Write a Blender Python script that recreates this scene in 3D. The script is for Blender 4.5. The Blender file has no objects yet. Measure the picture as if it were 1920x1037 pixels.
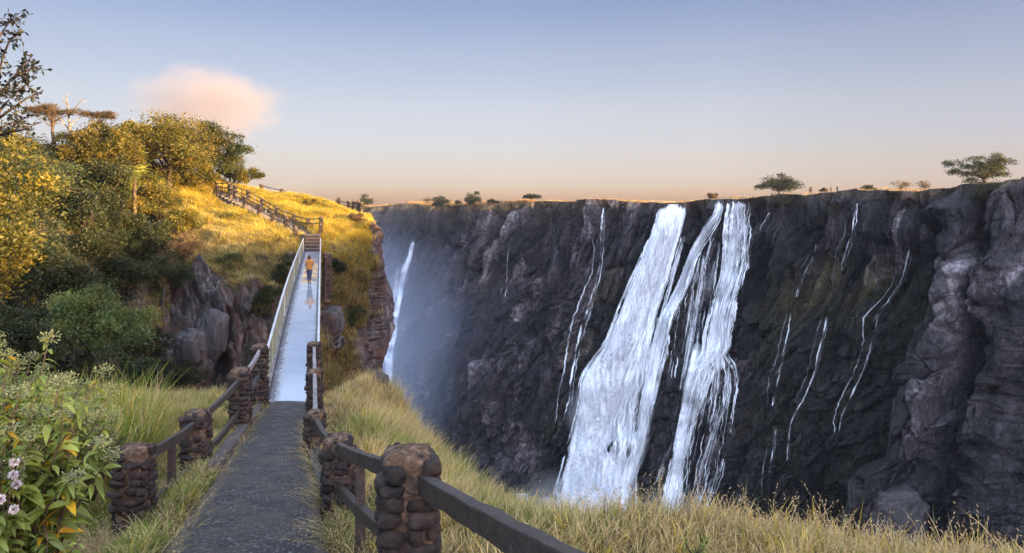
import bpy, bmesh, math, random
import numpy as np
from mathutils import Vector, Matrix, Quaternion

# ------------------------------------------------------------------ camera, sky, sun, exposure
SC = bpy.context.scene
COL = SC.collection
FPX, HX, HY = 1280.0, 960.0, 385.0          # focal length and horizon in photo pixels
cam_d = bpy.data.cameras.new('camera')
cam = bpy.data.objects.new('camera', cam_d)
COL.objects.link(cam)
cam.location = (0, 0, 0)
cam.rotation_euler = (math.radians(90), 0, 0)
cam_d.sensor_width = 36.0
cam_d.lens = 24.0
cam_d.shift_y = -(518.5 - HY) / 1920.0
cam_d.clip_start = 0.1
cam_d.clip_end = 20000
SC.camera = cam

BACK_FILL = (3.9, 3.7, 3.7)
SUN_AZ, SUN_EL = 110.0, 4.0                 # degrees clockwise from the view direction (+Y), and up
w = bpy.data.worlds.new('World')
SC.world = w
w.use_nodes = True
nt = w.node_tree
nt.nodes.clear()
sky = nt.nodes.new('ShaderNodeTexSky')
sky.sky_type = 'NISHITA'
sky.sun_disc = False
sky.sun_elevation = math.radians(SUN_EL)
sky.sun_rotation = math.radians(SUN_AZ)
sky.altitude = 900
sky.air_density = 1.0
sky.dust_density = 1.3
sky.ozone_density = 2.0
hs = nt.nodes.new('ShaderNodeMixRGB'); hs.blend_type = 'MULTIPLY'; hs.inputs[0].default_value = 1.0
tcw = nt.nodes.new('ShaderNodeTexCoord'); spw = nt.nodes.new('ShaderNodeSeparateXYZ')
rpw = nt.nodes.new('ShaderNodeValToRGB')     # tints the sky from dusty peach at the horizon to periwinkle above, with added fill overhead
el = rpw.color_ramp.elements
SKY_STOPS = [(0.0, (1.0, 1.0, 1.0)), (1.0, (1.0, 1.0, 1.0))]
bg = nt.nodes.new('ShaderNodeBackground')
bg.inputs[1].default_value = 0.15
wo = nt.nodes.new('ShaderNodeOutputWorld')
nt.links.new(tcw.outputs['Generated'], spw.inputs[0])
nt.links.new(spw.outputs[2], rpw.inputs[0])
nt.links.new(sky.outputs[0], hs.inputs[1])
nt.links.new(rpw.outputs[0], hs.inputs[2])
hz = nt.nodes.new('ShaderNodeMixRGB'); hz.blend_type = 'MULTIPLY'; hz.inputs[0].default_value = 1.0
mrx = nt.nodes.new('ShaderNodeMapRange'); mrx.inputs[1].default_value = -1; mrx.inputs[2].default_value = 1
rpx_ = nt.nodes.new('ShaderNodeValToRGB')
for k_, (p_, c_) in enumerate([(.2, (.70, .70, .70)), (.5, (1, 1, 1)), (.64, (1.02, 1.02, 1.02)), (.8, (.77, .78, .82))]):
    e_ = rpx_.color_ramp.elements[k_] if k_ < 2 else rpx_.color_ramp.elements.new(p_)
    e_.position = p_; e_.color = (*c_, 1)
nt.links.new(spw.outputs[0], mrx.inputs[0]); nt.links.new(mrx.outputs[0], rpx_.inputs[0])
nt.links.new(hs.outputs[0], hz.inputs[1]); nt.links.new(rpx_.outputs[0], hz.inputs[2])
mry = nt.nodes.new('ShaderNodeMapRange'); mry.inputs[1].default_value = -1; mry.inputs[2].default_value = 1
rpy_ = nt.nodes.new('ShaderNodeValToRGB')     # added fill: sky behind the camera brightened to lift the falls
for k_, (p_, c_) in enumerate([(.10, BACK_FILL), (.62, (1, 1, 1))]):
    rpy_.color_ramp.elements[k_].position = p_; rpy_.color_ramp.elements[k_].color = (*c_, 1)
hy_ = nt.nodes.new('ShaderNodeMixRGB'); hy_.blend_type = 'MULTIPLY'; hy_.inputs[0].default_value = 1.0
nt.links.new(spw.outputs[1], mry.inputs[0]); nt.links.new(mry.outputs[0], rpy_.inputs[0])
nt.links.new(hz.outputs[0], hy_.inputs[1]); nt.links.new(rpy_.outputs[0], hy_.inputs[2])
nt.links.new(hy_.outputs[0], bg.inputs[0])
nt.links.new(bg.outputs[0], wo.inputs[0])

def set_sky(stops):
    while len(el) > 1: el.remove(el[-1])
    el[0].position = stops[0][0]; el[0].color = (*stops[0][1], 1)
    for p, c in stops[1:]:
        e = el.new(p); e.color = (*c, 1)
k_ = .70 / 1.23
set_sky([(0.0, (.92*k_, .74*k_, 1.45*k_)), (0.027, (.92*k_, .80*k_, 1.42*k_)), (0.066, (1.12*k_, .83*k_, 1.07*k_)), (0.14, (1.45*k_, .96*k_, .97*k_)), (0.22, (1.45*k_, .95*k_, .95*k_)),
         (0.285, (1.22*k_, .85*k_, .93*k_)), (0.36, (1.5*k_, 1.1*k_, 1.15*k_)), (0.55, (3.7, 2.45, 2.0)), (1.0, (5.0, 3.4, 2.7))])  # last two stops, above the frame, boosted to fill the shaded ground

sun_d = bpy.data.lights.new('sun', 'SUN')
sun_d.energy = 5.0
sun_d.angle = math.radians(0.7)
sun_d.color = (1.0, 0.72, 0.34)
sun = bpy.data.objects.new('sun', sun_d)
COL.objects.link(sun)
a_, e_ = math.radians(SUN_AZ), math.radians(SUN_EL)
SUN_DIR = Vector((math.sin(a_) * math.cos(e_), math.cos(a_) * math.cos(e_), math.sin(e_)))
sun.rotation_euler = SUN_DIR.to_track_quat('Z', 'Y').to_euler()
SC.view_settings.view_transform = 'Standard'
SC.view_settings.look = 'None'
SC.view_settings.exposure = 2.3
SC.view_settings.gamma = 1.0
SC.view_settings.use_curve_mapping = False
SC.render.engine = 'CYCLES'
SC.cycles.use_denoising = True
SC.cycles.max_bounces = 6
SC.cycles.diffuse_bounces = 3
SC.cycles.glossy_bounces = 3
SC.cycles.transmission_bounces = 3
SC.cycles.transparent_max_bounces = 24
SC.cycles.volume_bounces = 1
SC.cycles.volume_step_rate = 1.0
SC.cycles.volume_max_steps = 128
SC.cycles.sample_clamp_indirect = 6

# ------------------------------------------------------------------ helpers
def at(px, py, Y):
    """the world point seen at photo pixel (px, py) at distance Y along the view axis"""
    return Vector(((px - HX) / FPX * Y, Y, -(py - HY) / FPX * Y))

RS = np.random.RandomState(7)
_perm = RS.permutation(256).astype(np.int64); _perm = np.concatenate([_perm, _perm, _perm])
_grad = RS.normal(size=(256, 3)); _grad /= np.linalg.norm(_grad, axis=1)[:, None]

def pn(x, y, z=0.0):
    x, y, z = np.broadcast_arrays(np.asarray(x, float), np.asarray(y, float), np.asarray(z, float))
    xi, yi, zi = np.floor(x), np.floor(y), np.floor(z)
    xf, yf, zf = x - xi, y - yi, z - zi
    xi, yi, zi = xi.astype(np.int64) & 255, yi.astype(np.int64) & 255, zi.astype(np.int64) & 255
    u = xf * xf * xf * (xf * (xf * 6 - 15) + 10)
    v = yf * yf * yf * (yf * (yf * 6 - 15) + 10)
    s = zf * zf * zf * (zf * (zf * 6 - 15) + 10)
    out = 0
    for dx in (0, 1):
        wx = u if dx else 1 - u
        for dy in (0, 1):
            wy = v if dy else 1 - v
            for dz in (0, 1):
                wz = s if dz else 1 - s
                g = _grad[_perm[_perm[_perm[(xi + dx) & 255] + ((yi + dy) & 255)] + ((zi + dz) & 255)]]
                out = out + wx * wy * wz * (g[..., 0] * (xf - dx) + g[..., 1] * (yf - dy) + g[..., 2] * (zf - dz))
    return out * 1.6

def fbm(x, y, z=0.0, o=4, gain=0.5, lac=2.1):
    a, s, f = 1.0, 0, 1.0
    for i in range(o):
        s = s + a * pn(x * f + 17.3 * i, y * f - 9.1 * i, np.asarray(z) * f + 3.7 * i)
        a *= gain; f *= lac
    return s

def ridged(x, y, z=0.0, o=4):
    a, s, f = 1.0, 0, 1.0
    for i in range(o):
        s = s + a * (1 - 2 * np.abs(pn(x * f + 7.3 * i, y * f + 1.1 * i, np.asarray(z) * f)))
        a *= .5; f *= 2.1
    return s

def cells(x, y, seed=0, sl=.9):
    """faceted cell noise: random plane per cell -> (plane offset -1..1, distance to the cell border, random id)"""
    xi, yi = np.floor(x).astype(np.int64), np.floor(y).astype(np.int64)
    f1 = np.full(x.shape, 9.0); f2 = np.full(x.shape, 9.0)
    val = np.zeros(x.shape); rid = np.zeros(x.shape)
    for dx in (-1, 0, 1):
        for dy in (-1, 0, 1):
            cx, cy = xi + dx, yi + dy
            h = _perm[(_perm[(cx + seed * 31) & 255] + cy) & 255]
            h2 = _perm[(h + 57 + seed) & 255]; h3 = _perm[(h2 + 91) & 255]; h4 = _perm[(h3 + 13) & 255]; h5 = _perm[(h4 + 77) & 255]
            ax = x - (cx + h / 255.0); ay = y - (cy + h2 / 255.0)
            d = ax * ax + ay * ay
            near = d < f1
            f2 = np.where(near, f1, np.minimum(f2, d))
            f1 = np.where(near, d, f1)
            v = (h3 / 127.5 - 1) + sl * ax * (h4 / 127.5 - 1) + sl * ay * (h5 / 127.5 - 1)
            val = np.where(near, v, val); rid = np.where(near, h5 / 255.0, rid)
    return val, np.sqrt(f2) - np.sqrt(f1), rid

def sstep(a, b, x):
    t = np.clip((x - a) / (b - a), 0, 1)
    return t * t * (3 - 2 * t)

def make_mesh(name, V, faces, k=4, mat=None, parent=None, smooth=True, col=None, uv=None, attrs=None):
    """V (n,3) and faces (m,k) arrays -> one linked mesh object"""
    V = np.ascontiguousarray(V, dtype=np.float32).reshape(-1, 3)
    faces = np.ascontiguousarray(faces, dtype=np.int32).reshape(-1, k)
    me = bpy.data.meshes.new(name)
    me.vertices.add(len(V)); me.vertices.foreach_set('co', V.ravel())
    me.loops.add(faces.size); me.loops.foreach_set('vertex_index', faces.ravel())
    me.polygons.add(len(faces))
    me.polygons.foreach_set('loop_start', np.arange(0, faces.size, k, dtype=np.int32))
    me.polygons.foreach_set('loop_total', np.full(len(faces), k, dtype=np.int32))
    if smooth: me.polygons.foreach_set('use_smooth', np.ones(len(faces), dtype=bool))
    if col is not None:
        c = np.ones((len(V), 4), dtype=np.float32); c[:, :3] = np.asarray(col).reshape(-1, 3)
        at_ = me.attributes.new('tint', 'FLOAT_COLOR', 'POINT'); at_.data.foreach_set('color', c.ravel())
    if attrs:
        for kx, val in attrs.items():
            at_ = me.attributes.new(kx, 'FLOAT', 'POINT'); at_.data.foreach_set('value', np.asarray(val, dtype=np.float32).ravel())
    if uv is not None:
        uvl = me.uv_layers.new(name='uv')
        uvl.data.foreach_set('uv', np.asarray(uv, dtype=np.float32).reshape(-1, 2)[faces.ravel()].ravel())
    me.update(calc_edges=True); me.validate()
    if mat: me.materials.append(mat)
    o = bpy.data.objects.new(name, me); COL.objects.link(o)
    if parent: o.parent = parent
    return o

def grid_faces(nr, nc):
    i = np.arange(nr * nc).reshape(nr, nc)
    return np.stack([i[:-1, :-1], i[:-1, 1:], i[1:, 1:], i[1:, :-1]], -1).reshape(-1, 4)

def thing(name, label, cat, loc=(0, 0, 0), group=None, kind=None):
    o = bpy.data.objects.new(name, None); COL.objects.link(o)
    o.location = loc; o.empty_display_size = 0.2
    return tag(o, label, cat, group, kind)

def tag(o, label=None, cat=None, group=None, kind=None):
    if label: o['label'] = label
    if cat: o['category'] = cat
    if group: o['group'] = group
    if kind: o['kind'] = kind
    return o

class MB:
    """collects shapes (all quads/tris as python lists), builds ONE mesh object"""
    def __init__(s): s.v = []; s.f = []; s.c = []; s.cur = (1, 1, 1)
    def add(s, vs, fs):
        n = len(s.v); s.v += [tuple(p) for p in vs]; s.f += [tuple(n + i for i in f) for f in fs]; s.c += [s.cur] * len(vs)
    def box(s, c, sx, sy, sz, rot=None, jit=0, rng=random):
        vs = [Vector((x * sx / 2, y * sy / 2, z * sz / 2)) for x in (-1, 1) for y in (-1, 1) for z in (-1, 1)]
        if jit: vs = [p + Vector((rng.uniform(-jit, jit), rng.uniform(-jit, jit), rng.uniform(-jit, jit))) for p in vs]
        if rot is not None: vs = [rot @ p for p in vs]
        c = Vector(c)
        s.add([c + p for p in vs], [(0, 1, 3, 2), (4, 6, 7, 5), (0, 4, 5, 1), (2, 3, 7, 6), (0, 2, 6, 4), (1, 5, 7, 3)])
    def beam(s, a, b, w_, h_, sag=0, n=1, jit=0, rng=random):
        """rectangular beam between two points, width w_ (sideways), height h_ (up)"""
        a, b = Vector(a), Vector(b); d = (b - a).normalized()
        side = d.cross(Vector((0, 0, 1)))
        side = side.normalized() if side.length > 1e-4 else Vector((1, 0, 0))
        up = side.cross(d)
        rings = []
        for i in range(n + 1):
            t = i / n; c = a.lerp(b, t) - Vector((0, 0, sag * 4 * t * (1 - t)))
            j = lambda: rng.uniform(-jit, jit)
            rings.append([c + side * (w_ / 2 + j()) + up * (h_ / 2 + j()), c - side * (w_ / 2 + j()) + up * (h_ / 2 + j()),
                          c - side * (w_ / 2 + j()) - up * (h_ / 2 + j()), c + side * (w_ / 2 + j()) - up * (h_ / 2 + j())])
        vs = [p for r in rings for p in r]; fs = []
        for i in range(n):
            for k in range(4): fs.append((i * 4 + k, i * 4 + (k + 1) % 4, i * 4 + 4 + (k + 1) % 4, i * 4 + 4 + k))
        fs += [(3, 2, 1, 0), (n * 4, n * 4 + 1, n * 4 + 2, n * 4 + 3)]
        s.add(vs, fs)
    def tube(s, pts, rad, n=6, cap=True):
        pts = [Vector(p) for p in pts]; R = rad if isinstance(rad, (list, tuple)) else [rad] * len(pts)
        vs, fs = [], []; ref = Vector((0.31, 0.2, 0.93)).normalized()
        for i, p in enumerate(pts):
            d = (pts[min(i + 1, len(pts) - 1)] - pts[max(i - 1, 0)])
            d = d.normalized() if d.length > 1e-9 else Vector((0, 0, 1))
            r0 = ref if abs(d.dot(ref)) < .95 else Vector((1, 0, 0))
            u = d.cross(r0).normalized(); v = d.cross(u)
            for k in range(n):
                t = 2 * math.pi * k / n
                vs.append(p + (u * math.cos(t) + v * math.sin(t)) * R[i])
        for i in range(len(pts) - 1):
            for k in range(n): fs.append((i * n + k, i * n + (k + 1) % n, i * n + n + (k + 1) % n, i * n + n + k))
        if cap: fs += [tuple(reversed(range(n))), tuple(range((len(pts) - 1) * n, len(pts) * n))]
        s.add(vs, fs)
    def build(s, name, mat, parent=None, smooth=False, bevel=0, tint=False):
        me = bpy.data.meshes.new(name); me.from_pydata(s.v, [], s.f); me.update()
        if smooth: me.polygons.foreach_set('use_smooth', [True] * len(me.polygons))
        if tint:
            c = np.ones((len(s.v), 4), dtype=np.float32); c[:, :3] = np.array(s.c)
            a = me.attributes.new('tint', 'FLOAT_COLOR', 'POINT'); a.data.foreach_set('color', c.ravel())
        if mat: me.materials.append(mat)
        o = bpy.data.objects.new(name, me); COL.objects.link(o)
        if parent: o.parent = parent
        if bevel:
            m = o.modifiers.new('bevel', 'BEVEL'); m.width = bevel; m.segments = 2; m.limit_method = 'ANGLE'
        return o

# ------------------------------------------------------------------ materials
class NT:
    def __init__(s, name):
        s.m = bpy.data.materials.new(name); s.m.use_nodes = True; s.t = s.m.node_tree; s.t.nodes.clear()
        s.out = s.n('ShaderNodeOutputMaterial')
    def n(s, typ, **kw):
        x = s.t.nodes.new(typ)
        for k, v in kw.items(): setattr(x, k, v)
        return x
    def l(s, a, b): s.t.links.new(a, b)
    def coord(s, which='Object'): return s.n('ShaderNodeTexCoord').outputs[which]
    def mapping(s, vec, scale=(1, 1, 1), rot=(0, 0, 0), loc=(0, 0, 0)):
        m = s.n('ShaderNodeMapping'); s.l(vec, m.inputs[0])
        m.inputs['Scale'].default_value = scale; m.inputs['Rotation'].default_value = rot; m.inputs['Location'].default_value = loc
        return m.outputs[0]
    def noise(s, vec, scale, detail=4, rough=.55, dist=0, out='Fac'):
        x = s.n('ShaderNodeTexNoise'); s.l(vec, x.inputs['Vector'])
        x.inputs['Scale'].default_value = scale; x.inputs['Detail'].default_value = detail
        x.inputs['Roughness'].default_value = rough; x.inputs['Distortion'].default_value = dist
        return x.outputs[out]
    def vor(s, vec, scale, feature='F1', out='Distance', rand=1):
        x = s.n('ShaderNodeTexVoronoi', feature=feature); s.l(vec, x.inputs['Vector'])
        x.inputs['Scale'].default_value = scale; x.inputs['Randomness'].default_value = rand
        return x.outputs[out]
    def ramp(s, fac, stops, interp='LINEAR'):
        x = s.n('ShaderNodeValToRGB'); s.l(fac, x.inputs[0]); x.color_ramp.interpolation = interp
        e = x.color_ramp.elements
        def cc(c): return (c, c, c, 1) if isinstance(c, (int, float)) else (*c, 1)
        e[0].position = stops[0][0]; e[0].color = cc(stops[0][1]); e[1].position = stops[-1][0]; e[1].color = cc(stops[-1][1])
        for p, c in stops[1:-1]:
            q = e.new(p); q.color = cc(c)
        return x.outputs[0]
    def mix(s, fac, a, b, mode='MIX'):
        x = s.n('ShaderNodeMixRGB', blend_type=mode)
        for i, v in ((0, fac), (1, a), (2, b)):
            if isinstance(v, (int, float)): x.inputs[i].default_value = v if i == 0 else (v, v, v, 1)
            elif isinstance(v, tuple): x.inputs[i].default_value = (*v, 1)
            else: s.l(v, x.inputs[i])
        return x.outputs[0]
    def math(s, op, a, b=0.0, clamp=False):
        x = s.n('ShaderNodeMath', operation=op, use_clamp=clamp)
        for i, v in ((0, a), (1, b)):
            if isinstance(v, (int, float)): x.inputs[i].default_value = v
            else: s.l(v, x.inputs[i])
        return x.outputs[0]
    def attr(s, name, out='Fac'):
        x = s.n('ShaderNodeAttribute'); x.attribute_name = name; return x.outputs[out]
    def bump(s, h, strength=.5, dist=.05, prev=None):
        x = s.n('ShaderNodeBump'); x.inputs['Strength'].default_value = strength; x.inputs['Distance'].default_value = dist
        s.l(h, x.inputs['Height'])
        if prev is not None: s.l(prev, x.inputs['Normal'])
        return x.outputs[0]
    def bsdf(s, color, rough=.8, normal=None, metal=0, spec=.5, alpha=None, ior=None):
        x = s.n('ShaderNodeBsdfPrincipled')
        for key, v in (('Base Color', color), ('Roughness', rough), ('Metallic', metal), ('Specular IOR Level', spec)):
            if isinstance(v, (int, float)): x.inputs[key].default_value = v
            elif isinstance(v, tuple): x.inputs[key].default_value = (*v, 1)
            else: s.l(v, x.inputs[key])
        if normal is not None: s.l(normal, x.inputs['Normal'])
        if ior: x.inputs['IOR'].default_value = ior
        if alpha is not None: s.l(alpha, x.inputs['Alpha'])
        s.l(x.outputs[0], s.out.inputs[0]); s.x = x
        return s.m

def mat_leaf(name, c1, c2, c3, transl=.35, rough=.5):
    """leaf: colour varies between clumps (tint attribute scales it), light passes through a little"""
    s = NT(name)
    r = s.n('ShaderNodeObjectInfo').outputs['Random']
    n1 = s.noise(s.coord(), .9, 3)
    c = s.ramp(n1, [(.3, c1), (.52, c2), (.7, c3)])
    c = s.mix(1.0, c, s.attr('tint', 'Color'), 'MULTIPLY')
    p = s.n('ShaderNodeBsdfPrincipled'); s.l(c, p.inputs['Base Color']); p.inputs['Roughness'].default_value = rough
    p.inputs['Specular IOR Level'].default_value = .3
    t = s.n('ShaderNodeBsdfTranslucent'); s.l(s.mix(1.0, c, (1.3, 1.2, .7), 'MULTIPLY'), t.inputs[0])
    mx = s.n('ShaderNodeMixShader'); mx.inputs[0].default_value = transl
    s.l(p.outputs[0], mx.inputs[1]); s.l(t.outputs[0], mx.inputs[2]); s.l(mx.outputs[0], s.out.inputs[0])
    return s.m

def mat_grass(name, transl=.4):
    s = NT(name)
    c = s.attr('tint', 'Color')
    p = s.n('ShaderNodeBsdfPrincipled'); s.l(c, p.inputs['Base Color']); p.inputs['Roughness'].default_value = .6
    p.inputs['Specular IOR Level'].default_value = .25
    t = s.n('ShaderNodeBsdfTranslucent'); s.l(c, t.inputs[0])
    mx = s.n('ShaderNodeMixShader'); mx.inputs[0].default_value = transl
    s.l(p.outputs[0], mx.inputs[1]); s.l(t.outputs[0], mx.inputs[2]); s.l(mx.outputs[0], s.out.inputs[0])
    return s.m
# ------------------------------------------------------------------ rock of the far gorge wall
def mat_cliff():
    s = NT('gorge_rock')
    g = s.coord()
    warp = s.mix(.06, g, s.noise(g, .08, 4, out='Color'), 'ADD')
    vert = s.mapping(g, scale=(.55, .55, .05))
    st = s.noise(vert, 1.0, 7, .62, 1.2)
    fine = s.noise(g, .9, 8, .68)
    big = s.noise(g, .05, 5, .6)
    rock = s.ramp(fine, [(.32, (.008, .006, .008)), (.46, (.034, .027, .030)), (.58, (.10, .082, .085)), (.72, (.26, .215, .21))])
    brown = s.ramp(fine, [(.3, (.018, .012, .010)), (.7, (.115, .080, .062))])
    rock = s.mix(s.ramp(big, [(.42, 0.0), (.62, .75)]), rock, brown)
    # pale mineral stains running down
    stain = s.math('MULTIPLY', s.ramp(st, [(.52, 0.0), (.68, 1.0)]), s.ramp(s.noise(g, .11, 4), [(.4, 0.0), (.6, 1.0)]))
    rock = s.mix(s.math('MULTIPLY', stain, .6), rock, (.21, .185, .185))
    dark = s.ramp(s.noise(s.mapping(g, scale=(.35, .35, .035), loc=(9, 3, 1)), 1.2, 6, .6, .8), [(.3, 1.0), (.46, 0.0)])
    rock = s.mix(s.math('MULTIPLY', dark, .6), rock, (.012, .012, .016))
    pale = s.attr('pale')
    rock = s.mix(s.math('MULTIPLY', pale, .8), rock, s.ramp(fine, [(.3, (.035, .03, .032)), (.5, (.13, .112, .112)), (.75, (.32, .28, .275))]))
    moss = s.math('MULTIPLY', s.attr('moss'), s.ramp(s.noise(g, .35, 6, .65), [(.34, 0.0), (.52, 1.0)]))
    mc = s.ramp(s.noise(g, 1.3, 5), [(.3, (.014, .013, .004)), (.5, (.055, .048, .010)), (.72, (.135, .105, .022))])
    rock = s.mix(moss, rock, mc)
    dry = s.ramp(s.noise(g, .8, 5), [(.35, (.16, .085, .03)), (.65, (.42, .25, .09))])
    rock = s.mix(s.attr('dry'), rock, dry)
    rock = s.mix(1.0, rock, s.ramp(s.attr('tone'), [(0.0, (.10, .10, .105)), (.45, (.37, .36, .375)), (.8, (.72, .70, .72)), (1.0, (1.7, 1.66, 1.7))]), 'MULTIPLY')
    wet = s.attr('wet')
    rough = s.math('SUBTRACT', .82, s.math('MULTIPLY', wet, .5))
    rock = s.mix(s.math('MULTIPLY', wet, .7), rock, s.mix(1.0, rock, (.30, .30, .33), 'MULTIPLY'))
    vg = s.mapping(s.mix(.25, g, s.noise(g, .25, 3, out='Color'), 'ADD'), scale=(1, 1, .32))
    crack = s.ramp(s.vor(vg, .55, 'DISTANCE_TO_EDGE'), [(0.0, 0.0), (.07, 1.0)])
    crack2 = s.ramp(s.vor(s.mapping(g, scale=(1, 1, .5)), 1.3, 'DISTANCE_TO_EDGE'), [(0.0, 0.0), (.10, 1.0)])
    b = s.bump(s.vor(vg, .55, 'F1'), .8, .9)
    b = s.bump(crack, .8, .5, b); b = s.bump(crack2, .5, .25, b)
    b = s.bump(s.noise(g, 2.2, 8, .7), .55, .4, b)
    return s.bsdf(rock, rough, b, spec=.35)
M_CLIFF = mat_cliff()

# rim of the far wall: photo column, photo row, distance
RIM = [(560, 392, 420), (640, 390, 385), (700, 388, 350), (760, 384, 322), (800, 386, 305), (850, 384, 292), (900, 384, 280), (960, 382, 268),
       (1000, 377, 260), (1060, 376, 250), (1100, 374, 245), (1150, 375, 240), (1200, 378, 235), (1250, 381, 229), (1300, 379, 222),
       (1350, 374, 215), (1400, 371, 207), (1420, 366, 204), (1480, 366, 196), (1540, 361, 186), (1600, 358, 177), (1660, 357, 169), (1720, 356, 161),
       (1770, 352, 154), (1800, 346, 150), (1860, 342, 145), (1890, 335, 142), (1940, 332, 138), (2000, 330, 133)]
rim = np.array([tuple(at(a, b, c)) for a, b, c in RIM])
off_rim = np.array([(128, 112, 6.0), (150, 80, 8.0), (165, 40, 9.5), (170, 0, 11), (178, -40, 12.5), (186, -80, 13.5), (190, -130, 14), (200, -200, 14)])  # unseen continuation of the rim, raised to keep low sun off the foreground
allrim = np.vstack([rim, off_rim])
rpx = np.array([a for a, b, c in RIM] + [2120 + 120 * i for i in range(len(off_rim))], float)
def smooth_interp(xq, xp, fp):
    """monotone-ish cubic interpolation, column by column"""
    fp = np.asarray(fp, float); xp = np.asarray(xp, float); xq = np.asarray(xq, float)
    sh = fp.shape[1:] ; f = fp.reshape(len(xp), -1)
    d = np.gradient(f, xp, axis=0)
    i = np.clip(np.searchsorted(xp, xq) - 1, 0, len(xp) - 2)
    h = (xp[i + 1] - xp[i]); t = np.clip((xq - xp[i]) / h, 0, 1)[..., None]; h = h[..., None]
    r = (2 * t**3 - 3 * t**2 + 1) * f[i] + (t**3 - 2 * t**2 + t) * h * d[i] + (-2 * t**3 + 3 * t**2) * f[i + 1] + (t**3 - t**2) * h * d[i + 1]
    return r.reshape(xq.shape + sh)
uq = np.concatenate([np.arange(600, 1960, 1.25), np.arange(1960, 2960, 8.0)])
NU = len(uq)
R0 = smooth_interp(uq, rpx, allrim)
tan = np.gradient(R0[:, :2], axis=0); tan /= np.linalg.norm(tan, axis=1)[:, None]
for _ in range(60): tan[1:-1] = (tan[:-2] + tan[2:] + tan[1:-1]) / 3
tan /= np.linalg.norm(tan, axis=1)[:, None]          # points right along the rim
nor = np.stack([tan[:, 1], -tan[:, 0]], 1)           # points out over the gorge
arc = np.concatenate([[0], np.cumsum(np.linalg.norm(np.diff(R0[:, :2], axis=0), axis=1))])
ND = 520
dd = 112 * (np.linspace(0, 1, ND) ** 1.12)
D, S = np.meshgrid(dd, arc, indexing='ij')
U = np.broadcast_to(uq, D.shape)
jag = fbm(S / 9, 0.3, 5, o=4) * .9 + cells(S / 7, S * 0 + .5, 3)[0] * .7   # ragged rim height
jag = jag * sstep(0, 1, 1 - D / 6)
drift = .30 * np.maximum(0, D - 8) * sstep(0, 20, D)
outw = .12 * D + 5 * sstep(35, 75, D) + 7 * sstep(85, 112, D)
P0 = np.empty(D.shape + (3,))
P0[..., 0] = R0[:, 0] + nor[:, 0] * outw - tan[:, 0] * drift
P0[..., 1] = R0[:, 1] + nor[:, 1] * outw - tan[:, 1] * drift
P0[..., 2] = R0[:, 2] - D + jag * .5
PX = HX + FPX * P0[..., 0] / np.maximum(P0[..., 1], 1); PY = HY - FPX * P0[..., 2] / np.maximum(P0[..., 1], 1)
PX = np.where(P0[..., 1] < 100, 9999, PX)

def seg_dist(X, Yy, pts):
    """distance in photo pixels to a polyline, and the side (+ right)"""
    best = np.full(X.shape, 1e9); side = np.zeros(X.shape); tt = np.zeros(X.shape)
    for k in range(len(pts) - 1):
        ax, ay = pts[k]; bx, by = pts[k + 1]; vx, vy = bx - ax, by - ay; L = vx * vx + vy * vy
        t = np.clip(((X - ax) * vx + (Yy - ay) * vy) / L, 0, 1)
        dx, dy = X - (ax + t * vx), Yy - (ay + t * vy); d = np.hypot(dx, dy)
        m = d < best
        best = np.where(m, d, best); side = np.where(m, np.sign(dx * vy - dy * vx), side); tt = np.where(m, (k + t) / (len(pts) - 1), tt)
    return best, side, tt
wx = PX + 14 * fbm(PX / 70, PY / 70, 2, o=3); wy = PY + 14 * fbm(PX / 70, PY / 70, 8, o=3)
def bulge(pts, width, amp, sharp=2.0):
    d, _, _ = seg_dist(wx, wy, pts)
    return amp * np.exp(-(d / width) ** sharp)
disp = np.zeros(D.shape)
disp += bulge([(1800, 420), (1850, 500), (1800, 620), (1745, 760), (1700, 900), (1670, 960)], 42, 9, 3)
disp += bulge([(1925, 520), (1890, 700), (1850, 860), (1830, 960)], 45, 7, 3)
disp -= bulge([(1870, 520), (1840, 640), (1812, 740), (1790, 880), (1770, 960)], 17, 9)
disp -= bulge([(1790, 430), (1745, 560), (1690, 720), (1640, 860), (1560, 980)], 26, 8)
disp += bulge([(1905, 350), (1900, 450), (1890, 540)], 32, 6, 3)
disp -= bulge([(1868, 350), (1858, 430), (1880, 500)], 13, 7)
disp += bulge([(1640, 400), (1690, 430)], 30, 3.5, 3)
disp += bulge([(1440, 450), (1475, 500)], 32, 4.5, 3)
disp += bulge([(1470, 400), (1475, 430)], 30, 3, 3)
disp -= bulge([(1425, 380), (1420, 470), (1410, 560)], 14, 5)
disp += bulge([(1310, 500), (1285, 640), (1255, 800), (1215, 960)], 22, 5)
disp += bulge([(1335, 700), (1350, 760)], 38, 5, 3)
disp -= bulge([(1300, 400), (1270, 520), (1235, 640)], 12, 5)
disp += bulge([(1200, 400), (1180, 480)], 24, 3, 3)
disp += bulge([(1075, 690), (1060, 850)], 26, 4)
disp -= bulge([(1110, 620), (1090, 800), (1060, 960)], 20, 4)
disp += bulge([(880, 500), (930, 600), (900, 760)], 50, 5)
disp -= bulge([(1015, 420), (990, 560)], 22, 3)
disp += bulge([(975, 400), (965, 470)], 18, 3, 3)
disp += bulge([(815, 520), (800, 700)], 34, 4)
disp -= 2.5 * sstep(470, 500, wy) * sstep(1440, 1500, wx) * (1 - sstep(560, 640, wy)) * (1 - sstep(1720, 1760, wx))
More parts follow.
